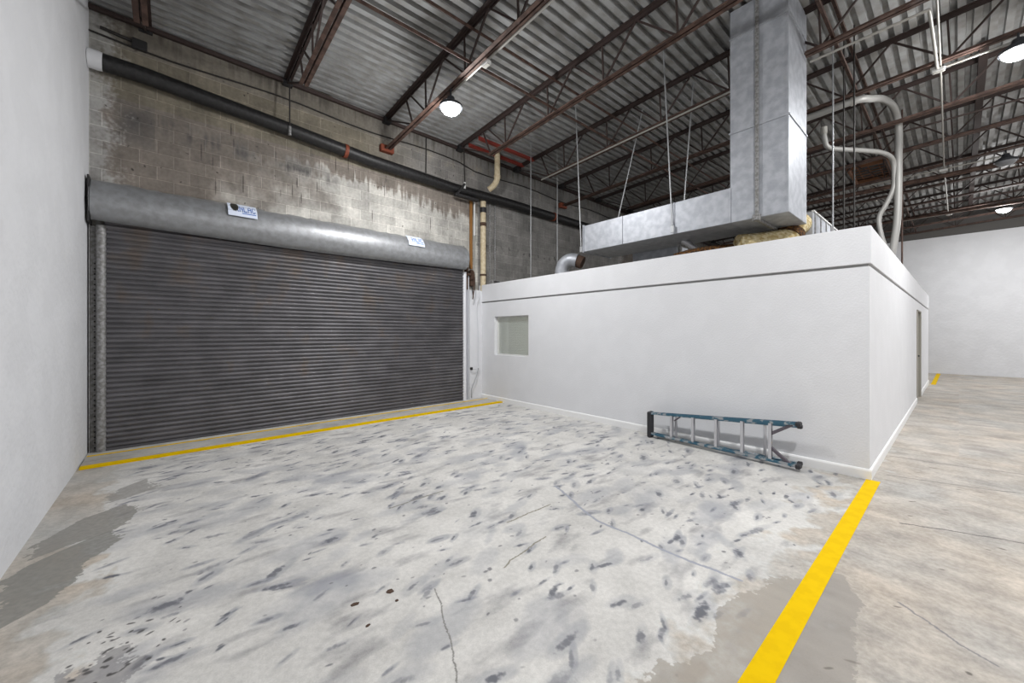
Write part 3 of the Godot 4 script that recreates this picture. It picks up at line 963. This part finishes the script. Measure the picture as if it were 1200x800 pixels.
	jm.box(Vector3(dx1 - 0.03, 1.0, Z - 0.055), Vector3(0.06, 2.0, 0.15), 0.003)
	jm.box(Vector3((dx0 + dx1) * 0.5, 1.99, Z - 0.055), Vector3(dx1 - dx0, 0.03, 0.15), 0.003)
	part("door_frame", jm, M.door, d)
	var hn := MB.new()
	hn.tube([Vector3(dx0 + 0.14, 1.0, Z - 0.03), Vector3(dx0 + 0.14, 1.0, Z + 0.03)], 0.022, 12)
	hn.tube([Vector3(dx0 + 0.14, 1.0, Z + 0.03), Vector3(dx0 + 0.26, 1.0, Z + 0.03)], 0.011, 8)
	part("handle", hn, M.black, leaf)
	# skirting boards
	var sk := PackedVector2Array([Vector2(0, 0), Vector2(0.016, 0), Vector2(0.016, 0.085), Vector2(0.010, 0.10), Vector2(0.0, 0.105)])
	m = MB.new()
	m.prism(sk, 0.0, 6.87, Transform3D(Basis(Vector3(-1, 0, 0), Vector3(0, 1, 0), Vector3(0, 0, -1)), Vector3(X, 0, Z + 0.0165)))
	solo("baseboard_office_front", m, M.base_white, "white baseboard along the long enclosure wall", "baseboard", Transform3D(), "", "structure")
	var bb := thing("baseboard_office_end", "white baseboard along the aisle side of the enclosure", "baseboard", Transform3D(), "", "structure")
	for r in [[X + 0.001, dx0], [dx1, x1]]:
		m = MB.new()
		m.prism(sk, 0.0, r[1] - r[0], Transform3D(Basis(Vector3(0, 0, 1), Vector3(0, 1, 0), Vector3(-1, 0, 0)), Vector3(r[1], 0, Z)))
		part("board", m, M.base_white, bb)

const ORD := ["first", "second", "third", "fourth", "fifth", "sixth", "seventh", "eighth", "ninth", "tenth", "eleventh", "twelfth", "thirteenth"]

func build_roof():
	var c := thing("ceiling", "corrugated grey metal roof deck, its ribs running along the door wall", "ceiling", Transform3D(Basis(Vector3.RIGHT, -atan(SLOPE)), Vector3(0, 5.62, -7.3)), "", "structure")
	# one deck sheet: six ribs, 0.914 m wide
	var m := MB.new()
	var prof := []
	var p := 0.1524
	for k in 6:
		var z := k * p
		prof.append_array([Vector2(z, 0.0), Vector2(z + 0.078, 0.0), Vector2(z + 0.087, 0.070), Vector2(z + 0.143, 0.070)])
	prof.append(Vector2(6 * p, 0.0))
	for i in prof.size() - 1:
		var a: Vector2 = prof[i]
		var b: Vector2 = prof[i + 1]
		var nn := Vector3(0, -(b.x - a.x), b.y - a.y).normalized()
		for k in 8:
			var x0: float = lerp(-1.0, 21.7, k / 8.0)
			var x1: float = lerp(-1.0, 21.7, (k + 1) / 8.0)
			m.quad(Vector3(x0, a.y, a.x), Vector3(x1, a.y, a.x), Vector3(x1, b.y, b.x), Vector3(x0, b.y, b.x), nn)
	m.box(Vector3(10.35, 0.095, 3 * p), Vector3(22.7, 0.03, 6 * p))
	var sheet := m.mesh()
	for k in 18:
		part("deck_sheet", sheet, M.deck, c, Vector3(0, 0, -0.02 + k * 6 * p))
	# joists every 1.685 m
	var names := []
	for k in 13: names.append("brown lattice roof joist, %s from the white left wall" % ORD[k])
	var plain := make_joist(false, names[0])
	var ext := make_joist(true, names[2] + ", bolted to an orange wall bracket")
	for k in 13:
		var x := -0.27 + 1.685 * k
		var pos := Vector3(x, 5.62 - 0.002, -7.3)
		if k == 0: plain.position = pos
		elif k == 2: ext.position = pos
		elif k % 3 == 2: dup(ext, pos, names[k] + ", bolted to an orange wall bracket")
		else: dup(plain, pos, names[k])
	var last := dup(plain, Vector3(21.2, 5.618, -7.3), "brown steel lattice roof joist close against the white far wall")
	# bridging between the joists, and other long members along the deck ribs
	for r in [[-4.38, "near the door wall"], [-1.07, "over the middle of the enclosure"], [2.25, "behind the camera"], [5.5, "near the rear wall"]]:
		var z: float = r[0]
		for lv in [[-0.075, "upper"], [-0.55, "lower"]]:
			var y: float = deck_y(z) + lv[0]
			var b := MB.new()
			b.box(Vector3(10.3, 0, 0), Vector3(22.0, 0.006, 0.045))
			b.box(Vector3(10.3, -0.02, 0.02), Vector3(22.0, 0.045, 0.006))
			solo("joist_bridging", b, M.steel, "%s brown bridging angle crossing the joists %s" % [lv[1], r[1]], "bridging", at(Vector3(0, y, z)), "bridging angles")
	solo("steel_beam", bx(Vector3(15.2, 0, 0), Vector3(12.0, 0.10, 0.10), 0.006), M.steel_dark, "dark square steel beam under the deck at the right, crossing the joists", "beam", at(Vector3(0, deck_y(0.25) - 0.11, 0.25)))
	# red framing round the roof drain
	for k in 2:
		var z: float = [-6.62, -6.98][k]
		var b := MB.new()
		b.box(Vector3(5.63, 0, 0), Vector3(1.58, 0.09, 0.008))
		b.box(Vector3(5.63, -0.045, 0.04), Vector3(1.58, 0.008, 0.08))
		solo("drain_frame_angle", b, M.red, ["bright red steel angle between two joists, on the room side of the roof drain", "red steel angle between two joists, on the wall side of the roof drain"][k], "steel angle", at(Vector3(0, deck_y(z) - 0.06, z)), "red angles round the roof drain")
	# barred roof hatch
	var h := thing("roof_hatch", "brown barred roof hatch frame between two far joists", "roof hatch", at(Vector3(14.05, deck_y(-1.55) - 0.01, -1.55)))
	for q in [[Vector3(0, -0.06, -0.36), Vector3(1.5, 0.12, 0.06)], [Vector3(0, -0.06, 0.36), Vector3(1.5, 0.12, 0.06)], [Vector3(-0.72, -0.06, 0), Vector3(0.06, 0.12, 0.66)], [Vector3(0.72, -0.06, 0), Vector3(0.06, 0.12, 0.66)]]:
		part("frame_side", bx(q[0], q[1], 0.006), M.hatch, h)
	part("cover", bx(Vector3(0, -0.008, 0), Vector3(1.38, 0.012, 0.66)), M.dark, h)
	for k in 6: part("bar", bx(Vector3(-0.6 + k * 0.24, -0.07, 0), Vector3(0.02, 0.02, 0.66)), M.hatch, h)
	for k in 3: part("bar", bx(Vector3(0, -0.05, -0.2 + k * 0.2), Vector3(1.38, 0.02, 0.02)), M.hatch, h)

func build_ducts():
	# main duct: level run and riser in one plane
	var X := 5.70
	var X2 := 6.55
	var d := thing("main_duct", "large grey sheet metal duct, level run turning up into a tall square riser", "duct", at(Vector3(X, 2.99, -1.37)))
	var W := X2 - X
	var body := MB.new()
	body.box(Vector3(W / 2, 0.2375, -1.915), Vector3(W, 0.475, 2.49), 0.006)
	part("level_run", body, M.galv, d)
	var top := deck_y(-2.05) - 2.995
	body = MB.new()
	body.box(Vector3(W / 2, top / 2, -0.335), Vector3(W, top, 0.67), 0.006)
	part("riser", body, M.galv, d)
	# folded seams round the riser and standing edges
	for y in [1.20, 2.47]:
		var s := MB.new()
		s.box(Vector3(-0.006, y, -0.335), Vector3(0.014, 0.022, 0.69))
		s.box(Vector3(W / 2, y, 0.006), Vector3(W, 0.022, 0.014))
		part("seam", s, M.galv, d)
	for z in [-0.67, -1.45, -2.35]:
		part("seam", bx(Vector3(-0.005, 0.2375, z), Vector3(0.012, 0.47, 0.02)), M.galv, d)
	part("edge_strip", bx(Vector3(-0.004, top / 2, -0.012), Vector3(0.012, top, 0.024)), M.galv, d)
	part("end_flange", bx(Vector3(W / 2, 0.2375, -3.17), Vector3(W + 0.03, 0.51, 0.02), 0.003), M.galv, d)
	var st := MB.new()
	st.box(Vector3(-0.02, top / 2 - 0.02, -0.34), Vector3(0.026, top, 0.042), 0.003)
	part("support_channel", st, M.guide, d)
	st = MB.new()
	st.box(Vector3(W / 2 - 0.03, -0.022, -0.34), Vector3(W + 0.1, 0.04, 0.042), 0.003)
	st.box(Vector3(-0.03, -0.005, -0.34), Vector3(0.06, 0.08, 0.09), 0.006)
	part("support_channel", st, M.guide, d)
	# branch duct with ribs, running away to the right
	var b := thing("branch_duct", "ribbed white branch duct running back over the enclosure roof", "duct", at(Vector3(6.9, 2.9, -1.37)))
	part("duct_body", bx(Vector3(1.6, 0.17, -0.25), Vector3(3.2, 0.34, 0.5), 0.006), M.galv, b)
	for k in 9: part("rib", bx(Vector3(0.1 + k * 0.36, 0.17, 0.006), Vector3(0.025, 0.345, 0.014)), M.guide, b)
	part("top_edge", bx(Vector3(1.6, 0.345, 0.0), Vector3(3.2, 0.02, 0.03)), M.plate, b)
	# insulated elbow below the riser
	var e := thing("duct_insulation_elbow", "yellowed foam-wrapped duct elbow under the riser", "duct insulation", Transform3D())
	var pth := smooth_path([Vector3(6.95, 3.08, -1.55), Vector3(6.74, 3.05, -1.56), Vector3(6.58, 2.83, -1.62), Vector3(6.34, 2.76, -1.78), Vector3(6.05, 2.72, -2.05)])
	part("wrap", tb(pth, 0.17, 18), M.foam, e)
	part("wrap_band", tb([pth[9], pth[11]], 0.185, 18), M.foam_dark, e)
	var e2 := MB.new()
	e2.tube(smooth_path([Vector3(6.5, 2.66, -1.9), Vector3(6.2, 2.68, -2.2), Vector3(6.0, 2.66, -2.6), Vector3(5.95, 2.62, -2.9)]), 0.13, 12)
	part("loose_wool", e2, M.foam_dark, e)
	# lower small duct and clutter on the enclosure roof
	var lo := thing("small_duct", "small low duct on the enclosure roof behind the level run", "duct", at(Vector3(6.8, 2.84, -3.75)))
	part("duct_body", bx(Vector3(0.2, 0.11, 0), Vector3(0.4, 0.22, 0.9), 0.006), M.galv, lo)
	part("support_leg", bx(Vector3(0.2, -0.19, -0.3), Vector3(0.3, 0.38, 0.04)), M.guide, lo)
	part("support_leg", bx(Vector3(0.2, -0.19, 0.3), Vector3(0.3, 0.38, 0.04)), M.guide, lo)
	solo("duct_post", bx(Vector3(0, 0.3, 0), Vector3(0.07, 0.6, 0.05), 0.004), M.guide, "grey steel post standing under the level duct run", "post", at(Vector3(6.45, 2.46, -3.09)))
	var tp := MB.new()
	tp.tube(smooth_path([Vector3(6.25, 3.0, -2.95), Vector3(6.28, 2.93, -2.86), Vector3(6.34, 2.78, -2.72), Vector3(6.4, 2.56, -2.65)]), 0.05, 10)
	solo("foil_sleeve", tp, M.alu, "crumpled silver foil sleeve hanging under the level duct run", "foil sleeve", Transform3D())
	# bent vent pipe on the roof at the far left
	var v := thing("vent_pipe", "grey galvanized vent elbow with rusty mouth on the enclosure roof by the block wall", "vent pipe", at(Vector3(6.0, 2.465, -5.33)))
	part("elbow", tb(smooth_path([Vector3(0, 0, 0), Vector3(0, 0.3, 0), Vector3(0.02, 0.44, 0.06), Vector3(0.06, 0.50, 0.18), Vector3(0.12, 0.48, 0.30)]), 0.14, 18), M.galv, v)
	part("rusty_mouth", tb([Vector3(0.12, 0.48, 0.30), Vector3(0.17, 0.43, 0.40)], 0.125, 18), M.rust, v)
	# hanger rods of the level run
	var rods := [[Vector3(5.70, deck_y(-4.7), -4.72), Vector3(5.69, 3.0, -4.58), "at its free end"], [Vector3(5.68, deck_y(-2.98), -2.98), Vector3(5.672, 3.02, -2.83), "at the middle of its front"], [Vector3(6.75, deck_y(-3.5), -3.95), Vector3(6.56, 3.46, -4.45), "at the back of its free end"], [Vector3(6.75, deck_y(-3.0), -3.0), Vector3(6.57, 3.46, -3.1), "at the middle of its back"]]
	for r in rods:
		var h := thing("hanger_rod", "thin bright hanger rod holding the level duct run " + r[2], "hanger rod", Transform3D(), "hanger rods of the level duct")
		part("rod", tb([r[0], r[1]], 0.011, 6), M.wire, h)
		if r[0].x < 6.0: part("clip", bx(r[1] + Vector3(-0.006, 0.04, 0), Vector3(0.02, 0.10, 0.05), 0.004), M.wire, h)
	# rods and strips that hold plant on the roof behind the riser
	for r in [[7.2, -1.197, "the bright one nearest the riser"], [7.3, -1.09, "the dark second one from the riser"], [7.3, -0.977, "the dark third one from the riser"]]:
		solo("drop_rod", tb([Vector3(0, deck_y(r[1]) - 0.02, 0), Vector3(0, 2.46, 0)], 0.010, 6), M.wire if r[0] < 7.25 else M.cable, "vertical rod right of the riser, " + r[2], "hanger rod", at(Vector3(r[0], 0, r[1])), "rods right of the riser")

func build_pipes():
	# black roof drain pipe along the block wall
	var p := thing("drain_pipe", "thick black drain pipe running along the block wall below the deck", "pipe", WT)
	part("pipe_run", tb([Vector3(0.0, 4.885, 0.135), Vector3(0.5, 4.885, 0.135), Vector3(2.1, 4.785, 0.135), Vector3(3.5, 4.68, 0.135), Vector3(5.4, 4.625, 0.135), Vector3(7.0, 4.66, 0.135), Vector3(22.0, 4.66, 0.135)], 0.105, 18), M.black_pipe, p)
	part("painted_end", tb([Vector3(0.0, 4.885, 0.135), Vector3(0.10, 4.885, 0.135), Vector3(0.13, 4.884, 0.135)], [0.112, 0.112, 0.106], 18), M.white_old, p)
	for s in [3.09, 8.6]:
		var y: float = 4.71 if s < 4 else 4.66
		part("coupling", tb([Vector3(s - 0.03, y, 0.135), Vector3(s + 0.03, y - 0.003, 0.135)], 0.118, 18), M.orange, p)
	# cream riser: upper drop from the roof drain, elbow into the wall pipe, lower leader
	var c := thing("cream_drop_pipe", "cream plastic pipe dropping from the roof drain with an elbow to the black pipe", "pipe", WT)
	part("pipe", tb(smooth_path([Vector3(6.36, 5.62, 0.42), Vector3(6.36, 5.1, 0.42), Vector3(6.36, 4.98, 0.40), Vector3(6.33, 4.87, 0.32), Vector3(6.28, 4.80, 0.22)]), 0.066, 16), M.cream, c)
	part("socket", tb([Vector3(6.36, 5.09, 0.42), Vector3(6.36, 5.03, 0.415)], 0.075, 16), M.cream, c)
	var l := thing("cream_wall_pipe", "cream vertical pipe with dark bands on the block wall beside the roll-up door", "pipe", WT)
	part("pipe", tb([Vector3(6.22, 4.60, 0.08), Vector3(6.22, 2.46, 0.08)], 0.066, 16), M.cream, l)
	part("band", tb([Vector3(6.22, 4.40, 0.08), Vector3(6.22, 4.28, 0.08)], 0.072, 16), M.dark, l)
	part("band", tb([Vector3(6.22, 4.05, 0.08), Vector3(6.22, 3.97, 0.08)], 0.073, 16), M.rust, l)
	part("band", tb([Vector3(6.22, 2.86, 0.08), Vector3(6.22, 2.82, 0.08)], 0.073, 16), M.rust, l)
	solo("brown_strip", bx(Vector3(0, -0.75, 0), Vector3(0.055, 1.60, 0.05), 0.004), M.brown, "brown wooden strip on the block wall left of the thin white pipe", "strip", wat(5.90, 4.50, 0.04))
	var tw := thing("thin_white_pipe", "thin white pipe between the brown strip and the cream wall pipe", "pipe", WT)
	part("pipe", tb([Vector3(5.99, 4.52, 0.05), Vector3(5.99, 3.72, 0.05)], 0.024, 10), M.plate, tw)
	part("lower_length", tb([Vector3(5.99, 3.72, 0.05), Vector3(5.99, 2.47, 0.05)], 0.018, 10), M.conduit, tw)
	for k in 2:
		solo("wall_conduit", tb([Vector3(0, 4.56, 0), Vector3(0, 2.46, 0)], 0.016, 8), M.guide, ["grey conduit on the block wall just right of the cream wall pipe", "grey conduit on the block wall, second to the right of the cream wall pipe"][k], "conduit", wat([6.46, 6.62][k], 0, 0.03), "grey conduits by the cream pipe")
	var vb := thing("conduit_box", "small dirty grey box on the conduits just above the enclosure", "junction box", wat(6.60, 2.66, 0.06))
	part("box_body", bx(Vector3.ZERO, Vector3(0.26, 0.20, 0.12), 0.02), M.guide, vb)
	part("cover", bx(Vector3(0, 0, 0.062), Vector3(0.18, 0.14, 0.01), 0.004), M.dark, vb)
	# black bracket under the drain pipe
	var bk := thing("pipe_bracket", "black bracket arm under the drain pipe above the brown strip", "bracket", WT)
	part("arm", bx(Vector3(5.66, 4.475, 0.20), Vector3(0.62, 0.06, 0.10), 0.008), M.dark, bk)
	var br := MB.new(); br.bar(Vector3(5.38, 4.48, 0.24), Vector3(5.58, 4.74, 0.24), 0.05, 0.04)
	part("brace", br, M.dark, bk)
	for k in 3:
		var s: float = [2.19, 5.585, 4.75][k]
		var r := thing("pipe_hanger", ["dark hanger rod holding the drain pipe above the left half of the door", "dark hanger rod with pale clamp holding the drain pipe at the bracket", "dark hanger rod on the block wall right of the orange joist bracket"][k], "hanger rod", wat(s, 4.62, 0.24 if k < 2 else 0.03), "hanger rods of the drain pipe")
		part("rod", tb([Vector3(0.01, 0.95, -0.05 if k < 2 else 0.0), Vector3(0, 0.06, 0)], 0.011, 6), M.cable, r)
		part("clamp", tb([Vector3(0, 0.16, 0), Vector3(0, 0.02, 0)], 0.024, 8), M.plate if k == 1 else M.guide, r)
	# cable and junction box high on the wall
	var cb := thing("wall_cable", "thin dark cable strung along the block wall above the drain pipe", "cable", WT)
	var pts := []
	for k in 30: pts.append(Vector3(0.0 + k * 0.4, 5.285 - 0.03 * sin(k * 0.9) - (0.06 if k > 14 else 0.0), 0.03))
	part("cable", tb(pts, 0.011, 6), M.cable, cb)
	var jb := thing("junction_box", "dark junction box on the block wall cable near the white left wall", "junction box", wat(0.46, 5.32, 0.03))
	part("box_body", bx(Vector3.ZERO, Vector3(0.15, 0.13, 0.07), 0.01), M.dark, jb)
	part("conduit", tb([Vector3(-0.07, 0.02, 0), Vector3(-0.36, 0.05, 0)], 0.02, 8), M.cable, jb)
	# loose wires down to the enclosure roof by the block wall
	for q in [[5.9, -6.143, "nearest the block wall corner of the enclosure"], [6.6, -6.004, "second from the block wall corner of the enclosure"]]:
		solo("drop_wire", tb([Vector3(0, deck_y(q[1]) - 0.02, 0), Vector3(0, 2.46, 0)], 0.008, 6), M.wire, "thin vertical wire above the enclosure roof, " + q[2], "wire", at(Vector3(q[0], 0, q[1])), "wires by the block wall")
	# flexible white hoses dropping to the enclosure roof
	var h := thing("flexible_hose", "long white flexible hose arching from the joist and dropping to the enclosure roof", "hose", Transform3D(), "white flexible hoses")
	part("hose", tb(smooth_path([Vector3(8.2, 5.20, -2.4), Vector3(8.2, 5.18, -1.7), Vector3(8.2, 5.20, -1.1), Vector3(8.5, 5.28, -0.94), Vector3(9.3, 5.55, -0.86), Vector3(9.9, 5.60, -0.78), Vector3(10.2, 5.35, -0.738), Vector3(10.2, 4.84, -0.738), Vector3(10.2, 4.2, -0.742), Vector3(10.2, 3.57, -0.76), Vector3(10.2, 2.95, -0.83), Vector3(10.2, 2.50, -0.90)]), 0.055, 14), M.hose, h)
	part("clamp", tb([Vector3(8.2, 5.20, -1.14), Vector3(8.2, 5.20, -1.08)], 0.068, 14), M.conduit, h)
	var h2 := thing("flexible_hose", "shorter white flexible hose with an S bend left of the longer hose", "hose", Transform3D(), "white flexible hoses")
	part("hose", tb(smooth_path([Vector3(8.70, 5.12, -1.57), Vector3(8.72, 4.92, -1.56), Vector3(8.80, 4.78, -1.50), Vector3(9.2, 4.76, -1.20), Vector3(9.7, 4.77, -0.92), Vector3(10.1, 4.72, -0.81), Vector3(10.2, 4.45, -0.795), Vector3(10.2, 4.2, -0.81), Vector3(10.2, 3.93, -0.911), Vector3(10.2, 3.70, -1.005), Vector3(10.2, 3.35, -0.97), Vector3(10.2, 3.0, -0.887), Vector3(10.2, 2.50, -0.80)]), 0.04, 12), M.hose, h2)
	part("collar", tb([Vector3(8.70, 5.14, -1.57), Vector3(8.70, 5.02, -1.57)], 0.05, 12), M.conduit, h2)
	solo("brown_drop_rod", tb([Vector3(10.8, deck_y(-0.73) - 0.02, -0.733), Vector3(10.8, 2.46, -0.733)], 0.014, 6), M.steel, "thin brown vertical rod just right of the long white hose", "hanger rod")
	# sprinkler lines
	solo("sprinkler_pipe", tb([Vector3(13.48, 5.12, -6.9), Vector3(13.48, 5.18, 8.4)], 0.055, 12), M.steel, "thick brown sprinkler main under the ninth joist", "pipe", Transform3D(), "sprinkler pipes")
	solo("sprinkler_pipe", tb([Vector3(10.5, 5.32, -6.9), Vector3(10.5, 5.36, 8.4)], 0.017, 8), M.steel_dark, "thin dark sprinkler branch between the seventh and eighth joists", "pipe", Transform3D(), "sprinkler pipes")
	solo("sprinkler_pipe", tb([Vector3(18.0, 5.18, -6.9), Vector3(18.0, 5.22, 8.4)], 0.04, 10), M.steel, "brown sprinkler branch under the twelfth joist near the far wall", "pipe", Transform3D(), "sprinkler pipes")

func build_lamps():
	make_lamp("glowing round high bay lamp hung from the third joist over the roll-up door", Vector3(3.1, 4.82, -4.93), 5.12)
	make_lamp("glowing round high bay lamp at the top right of the picture", Vector3(8.16, 5.10, 0.50), 5.38)
	make_lamp("unlit dark high bay lamp on the ninth joist beside the brown sprinkler main", Vector3(13.21, 5.10, 0.65), 5.38, false)
	make_lamp("small distant glowing high bay lamp near the far white wall", Vector3(18.27, 5.10, 0.86), 5.38)
	for q in [[3.1, 0.5, "over the camera"], [3.1, 5.6, "behind the camera on the left"], [8.16, 5.6, "behind the camera in the middle"], [13.21, 5.6, "behind the camera on the right"], [18.27, 5.6, "behind the camera at the far right"]]:
		make_lamp("round high bay lamp out of the picture, " + q[2], Vector3(q[0], 5.0, q[1]), 5.5)
	# conduits on the chords
	var runs := [[Vector3(3.16, 5.10, -5.0), Vector3(3.16, 5.17, -2.9), "third joist"], [Vector3(6.53, 5.18, -1.33), Vector3(6.53, 5.20, -0.23), "fifth joist"], [Vector3(6.39, 5.015, -6.3), Vector3(6.39, 5.17, -2.15), "fifth joist beyond the riser"], [Vector3(8.22, 5.25, -0.23), Vector3(8.22, 5.27, 0.5), "sixth joist"], [Vector3(13.27, 5.22, -1.6), Vector3(13.27, 5.25, 0.65), "ninth joist"], [Vector3(18.33, 5.22, -1.4), Vector3(18.33, 5.25, 0.85), "twelfth joist"]]
	for r in runs:
		solo("lamp_conduit", tb([r[0], r[1]], 0.016, 8), M.conduit_old if r[0].x == 6.39 else M.conduit, ("dull grey" if r[0].x == 6.39 else "pale") + " lamp conduit running along the lower chord of the %s" % r[2], "conduit", Transform3D(), "lamp conduits")
	solo("feed_conduit", tb(smooth_path([Vector3(6.53, 5.20, -0.30), Vector3(6.56, 5.21, -0.24), Vector3(6.7, 5.21, -0.22), Vector3(8.2, 5.24, -0.20)], 4), 0.018, 8), M.conduit, "pale conduit crossing from the fifth to the sixth joist at the upper right", "conduit")
	solo("feed_cable", tb([Vector3(6.2, 5.27, -0.16), Vector3(8.2, 5.27, -0.17), Vector3(13.2, 5.24, -0.22), Vector3(18.27, 5.24, -0.22)], 0.012, 8), M.conduit, "long pale feed cable crossing the joists toward the far wall", "cable")
	for q in [[Vector3(8.18, 5.22, -0.19), "sixth"], [Vector3(13.23, 5.2, -0.23), "ninth"], [Vector3(18.25, 5.2, -0.2), "twelfth"], [Vector3(3.14, 5.07, -4.12), "third"]]:
		var b := thing("lamp_junction_box", "pale junction box under the lower chord of the %s joist" % q[1], "junction box", at(q[0]), "lamp junction boxes")
		part("box_body", bx(Vector3.ZERO, Vector3(0.07, 0.05, 0.13), 0.008), M.plate, b)
		part("cover", bx(Vector3(0, -0.028, 0), Vector3(0.06, 0.008, 0.11), 0.003), M.conduit, b)

func build_ladder():
	# a six-foot stepladder lying on its long edge against the white wall
	var t := thing("stepladder", "blue and silver stepladder lying on its side on the floor against the white wall", "ladder", at(Vector3(5.15, 0, -2.0)))
	var zt := -0.90
	var zb := 0.85
	var rail := func(x0: float, y0: float, x1: float, y1: float, m: MB, wd: float):
		# C-channel: web and two flanges
		var a := Vector3(x0, y0, zt)
		var b := Vector3(x1, y1, zb)
		m.bar(a, b, wd, 0.007, 0.0)
		for s in [-1.0, 1.0]: m.bar(a + Vector3(s * wd * 0.46, 0.014, 0), b + Vector3(s * wd * 0.46, 0.014, 0), 0.007, 0.03, 0.0)
	var lowy := 0.048
	var m := MB.new()
	rail.call(0.04, lowy, -0.04, lowy, m, 0.05)
	part("rail", m, M.blue, t)
	m = MB.new()
	rail.call(0.04, 0.335, -0.04, 0.505, m, 0.05)
	part("rail", m, M.blue, t)
	# steps span the rails
	for z in [-0.609, -0.311, -0.017, 0.285, 0.579]:
		var f: float = (z - zt) / (zb - zt)
		var top: float = lerp(0.335, 0.505, f)
		var x: float = lerp(0.04, -0.04, f)
		var s := MB.new()
		s.box(Vector3(x, (lowy + top) * 0.5 + 0.004, z), Vector3(0.05, top - lowy - 0.008, 0.005))
		for e in [-1.0, 1.0]: s.box(Vector3(x + e * 0.023, (lowy + top) * 0.5 + 0.004, z + 0.014), Vector3(0.005, top - lowy - 0.008, 0.03))
		part("step", s, M.alu, t)
	# top cap
	var cp := MB.new()
	cp.box(Vector3(0.05, 0.185, -0.925), Vector3(0.11, 0.37, 0.06), 0.014)
	part("top_cap", cp, M.black, t)
	# folded rear frame
	m = MB.new()
	m.bar(Vector3(0.115, 0.03, -0.86), Vector3(0.10, 0.05, 0.83), 0.04, 0.03, 0.004)
	part("rear_rail", m, M.blue, t)
	m = MB.new()
	m.bar(Vector3(0.115, 0.335, -0.86), Vector3(0.10, 0.46, 0.83), 0.04, 0.03, 0.004)
	part("rear_rail", m, M.blue, t)
	for z in [-0.575, -0.02, 0.5]:
		var f: float = (z - zt) / (zb - zt)
		part("rear_brace", bx(Vector3(0.11, lerp(0.18, 0.245, f), z), Vector3(0.03, lerp(0.30, 0.41, f), 0.028), 0.003), M.alu, t)
	# gussets at the feet and by the top
	for q in [[Vector3(-0.03, 0.20, 0.60), Vector3(-0.04, 0.045, 0.80)], [Vector3(-0.03, 0.36, 0.60), Vector3(-0.04, 0.495, 0.80)], [Vector3(0.03, 0.075, -0.55), Vector3(0.03, 0.045, -0.45)], [Vector3(0.03, 0.30, -0.56), Vector3(0.03, 0.36, -0.48)]]:
		m = MB.new()
		m.bar(q[0], q[1], 0.03, 0.035 if q[1].z > 0.5 else 0.016, 0.003)
		part("gusset", m, M.brace, t)
	# feet
	for q in [[-0.04, lowy + 0.008], [-0.04, 0.512]]:
		part("foot", bx(Vector3(q[0], q[1], 0.86), Vector3(0.09, 0.05, 0.05), 0.010), M.black, t)
	for q in [[0.10, 0.05], [0.10, 0.46]]:
		part("foot", bx(Vector3(q[0], q[1], 0.84), Vector3(0.05, 0.045, 0.05), 0.008), M.black, t)
	m = MB.new()
	m.bar(Vector3(0.02, 0.372, -0.50), Vector3(0.06, 0.392, -0.28), 0.02, 0.008)
	part("spreader", m, M.brace, t)

func build_floor_marks():
	var h := 0.002
	var a := MB.new(); a.box(Vector3(3.17, h * 0.5, 0), Vector3(4.4, h, 0.107))
	solo("floor_stripe", a, M.yellow, "wide yellow floor stripe from the enclosure corner toward the camera", "floor stripe", at(Vector3(0, 0, -0.571)), "yellow floor stripes")
	a = MB.new(); a.box(Vector3(19.0, h * 0.5, 0), Vector3(4.7, h, 0.10))
	solo("floor_stripe", a, M.yellow, "short distant yellow floor stripe running to the far wall", "floor stripe", at(Vector3(0, 0, -0.49)), "yellow floor stripes")
	var y1 := MB.new(); y1.box(Vector3(3.085, 0.021, 0.815), Vector3(6.17, 0.002, 0.096)); y1.box(Vector3(3.085, 0.011, 0.8625), Vector3(6.17, 0.022, 0.003))
	solo("floor_stripe", y1, M.yellow, "yellow stripe along the front edge of the threshold before the roll-up door", "floor stripe", WT, "yellow floor stripes")
	var y2 := MB.new(); y2.box(Vector3(3.085, 0.021, 0.31), Vector3(6.15, h, 0.055))
	solo("floor_stripe", y2, M.yellow, "thin yellow line along the foot of the roll-up door", "floor stripe", WT, "yellow floor stripes")
	var k := 0
	for q in [[0.952, -2.169, 0.016, "largest of the dark flakes in the middle of the bay floor"], [0.761, -2.193, 0.014, "dark flake left of the largest one on the bay floor"], [0.755, -1.99, 0.008, "small dark flake nearest the camera on the bay floor"], [0.948, -2.07, 0.007, "tiny dark flake just in front of the largest one"]]:
		var m := MB.new()
		var pg := PackedVector2Array()
		for j in 7:
			var r: float = q[2] * (0.7 + 0.5 * abs(sin(j * 2.3 + k)))
			pg.append(Vector2(cos(TAU * j / 7) * r * 1.5, sin(TAU * j / 7) * r))
		m.prism(pg, 0.0, 0.004, Transform3D(Basis(Vector3(1, 0, 0), Vector3(0, 0, -1), Vector3(0, 1, 0)), Vector3.ZERO))
		solo("debris_flake", m, M.rust, q[3], "debris", at(Vector3(q[0], 0, q[1])), "dark flakes on the floor")
		k += 1
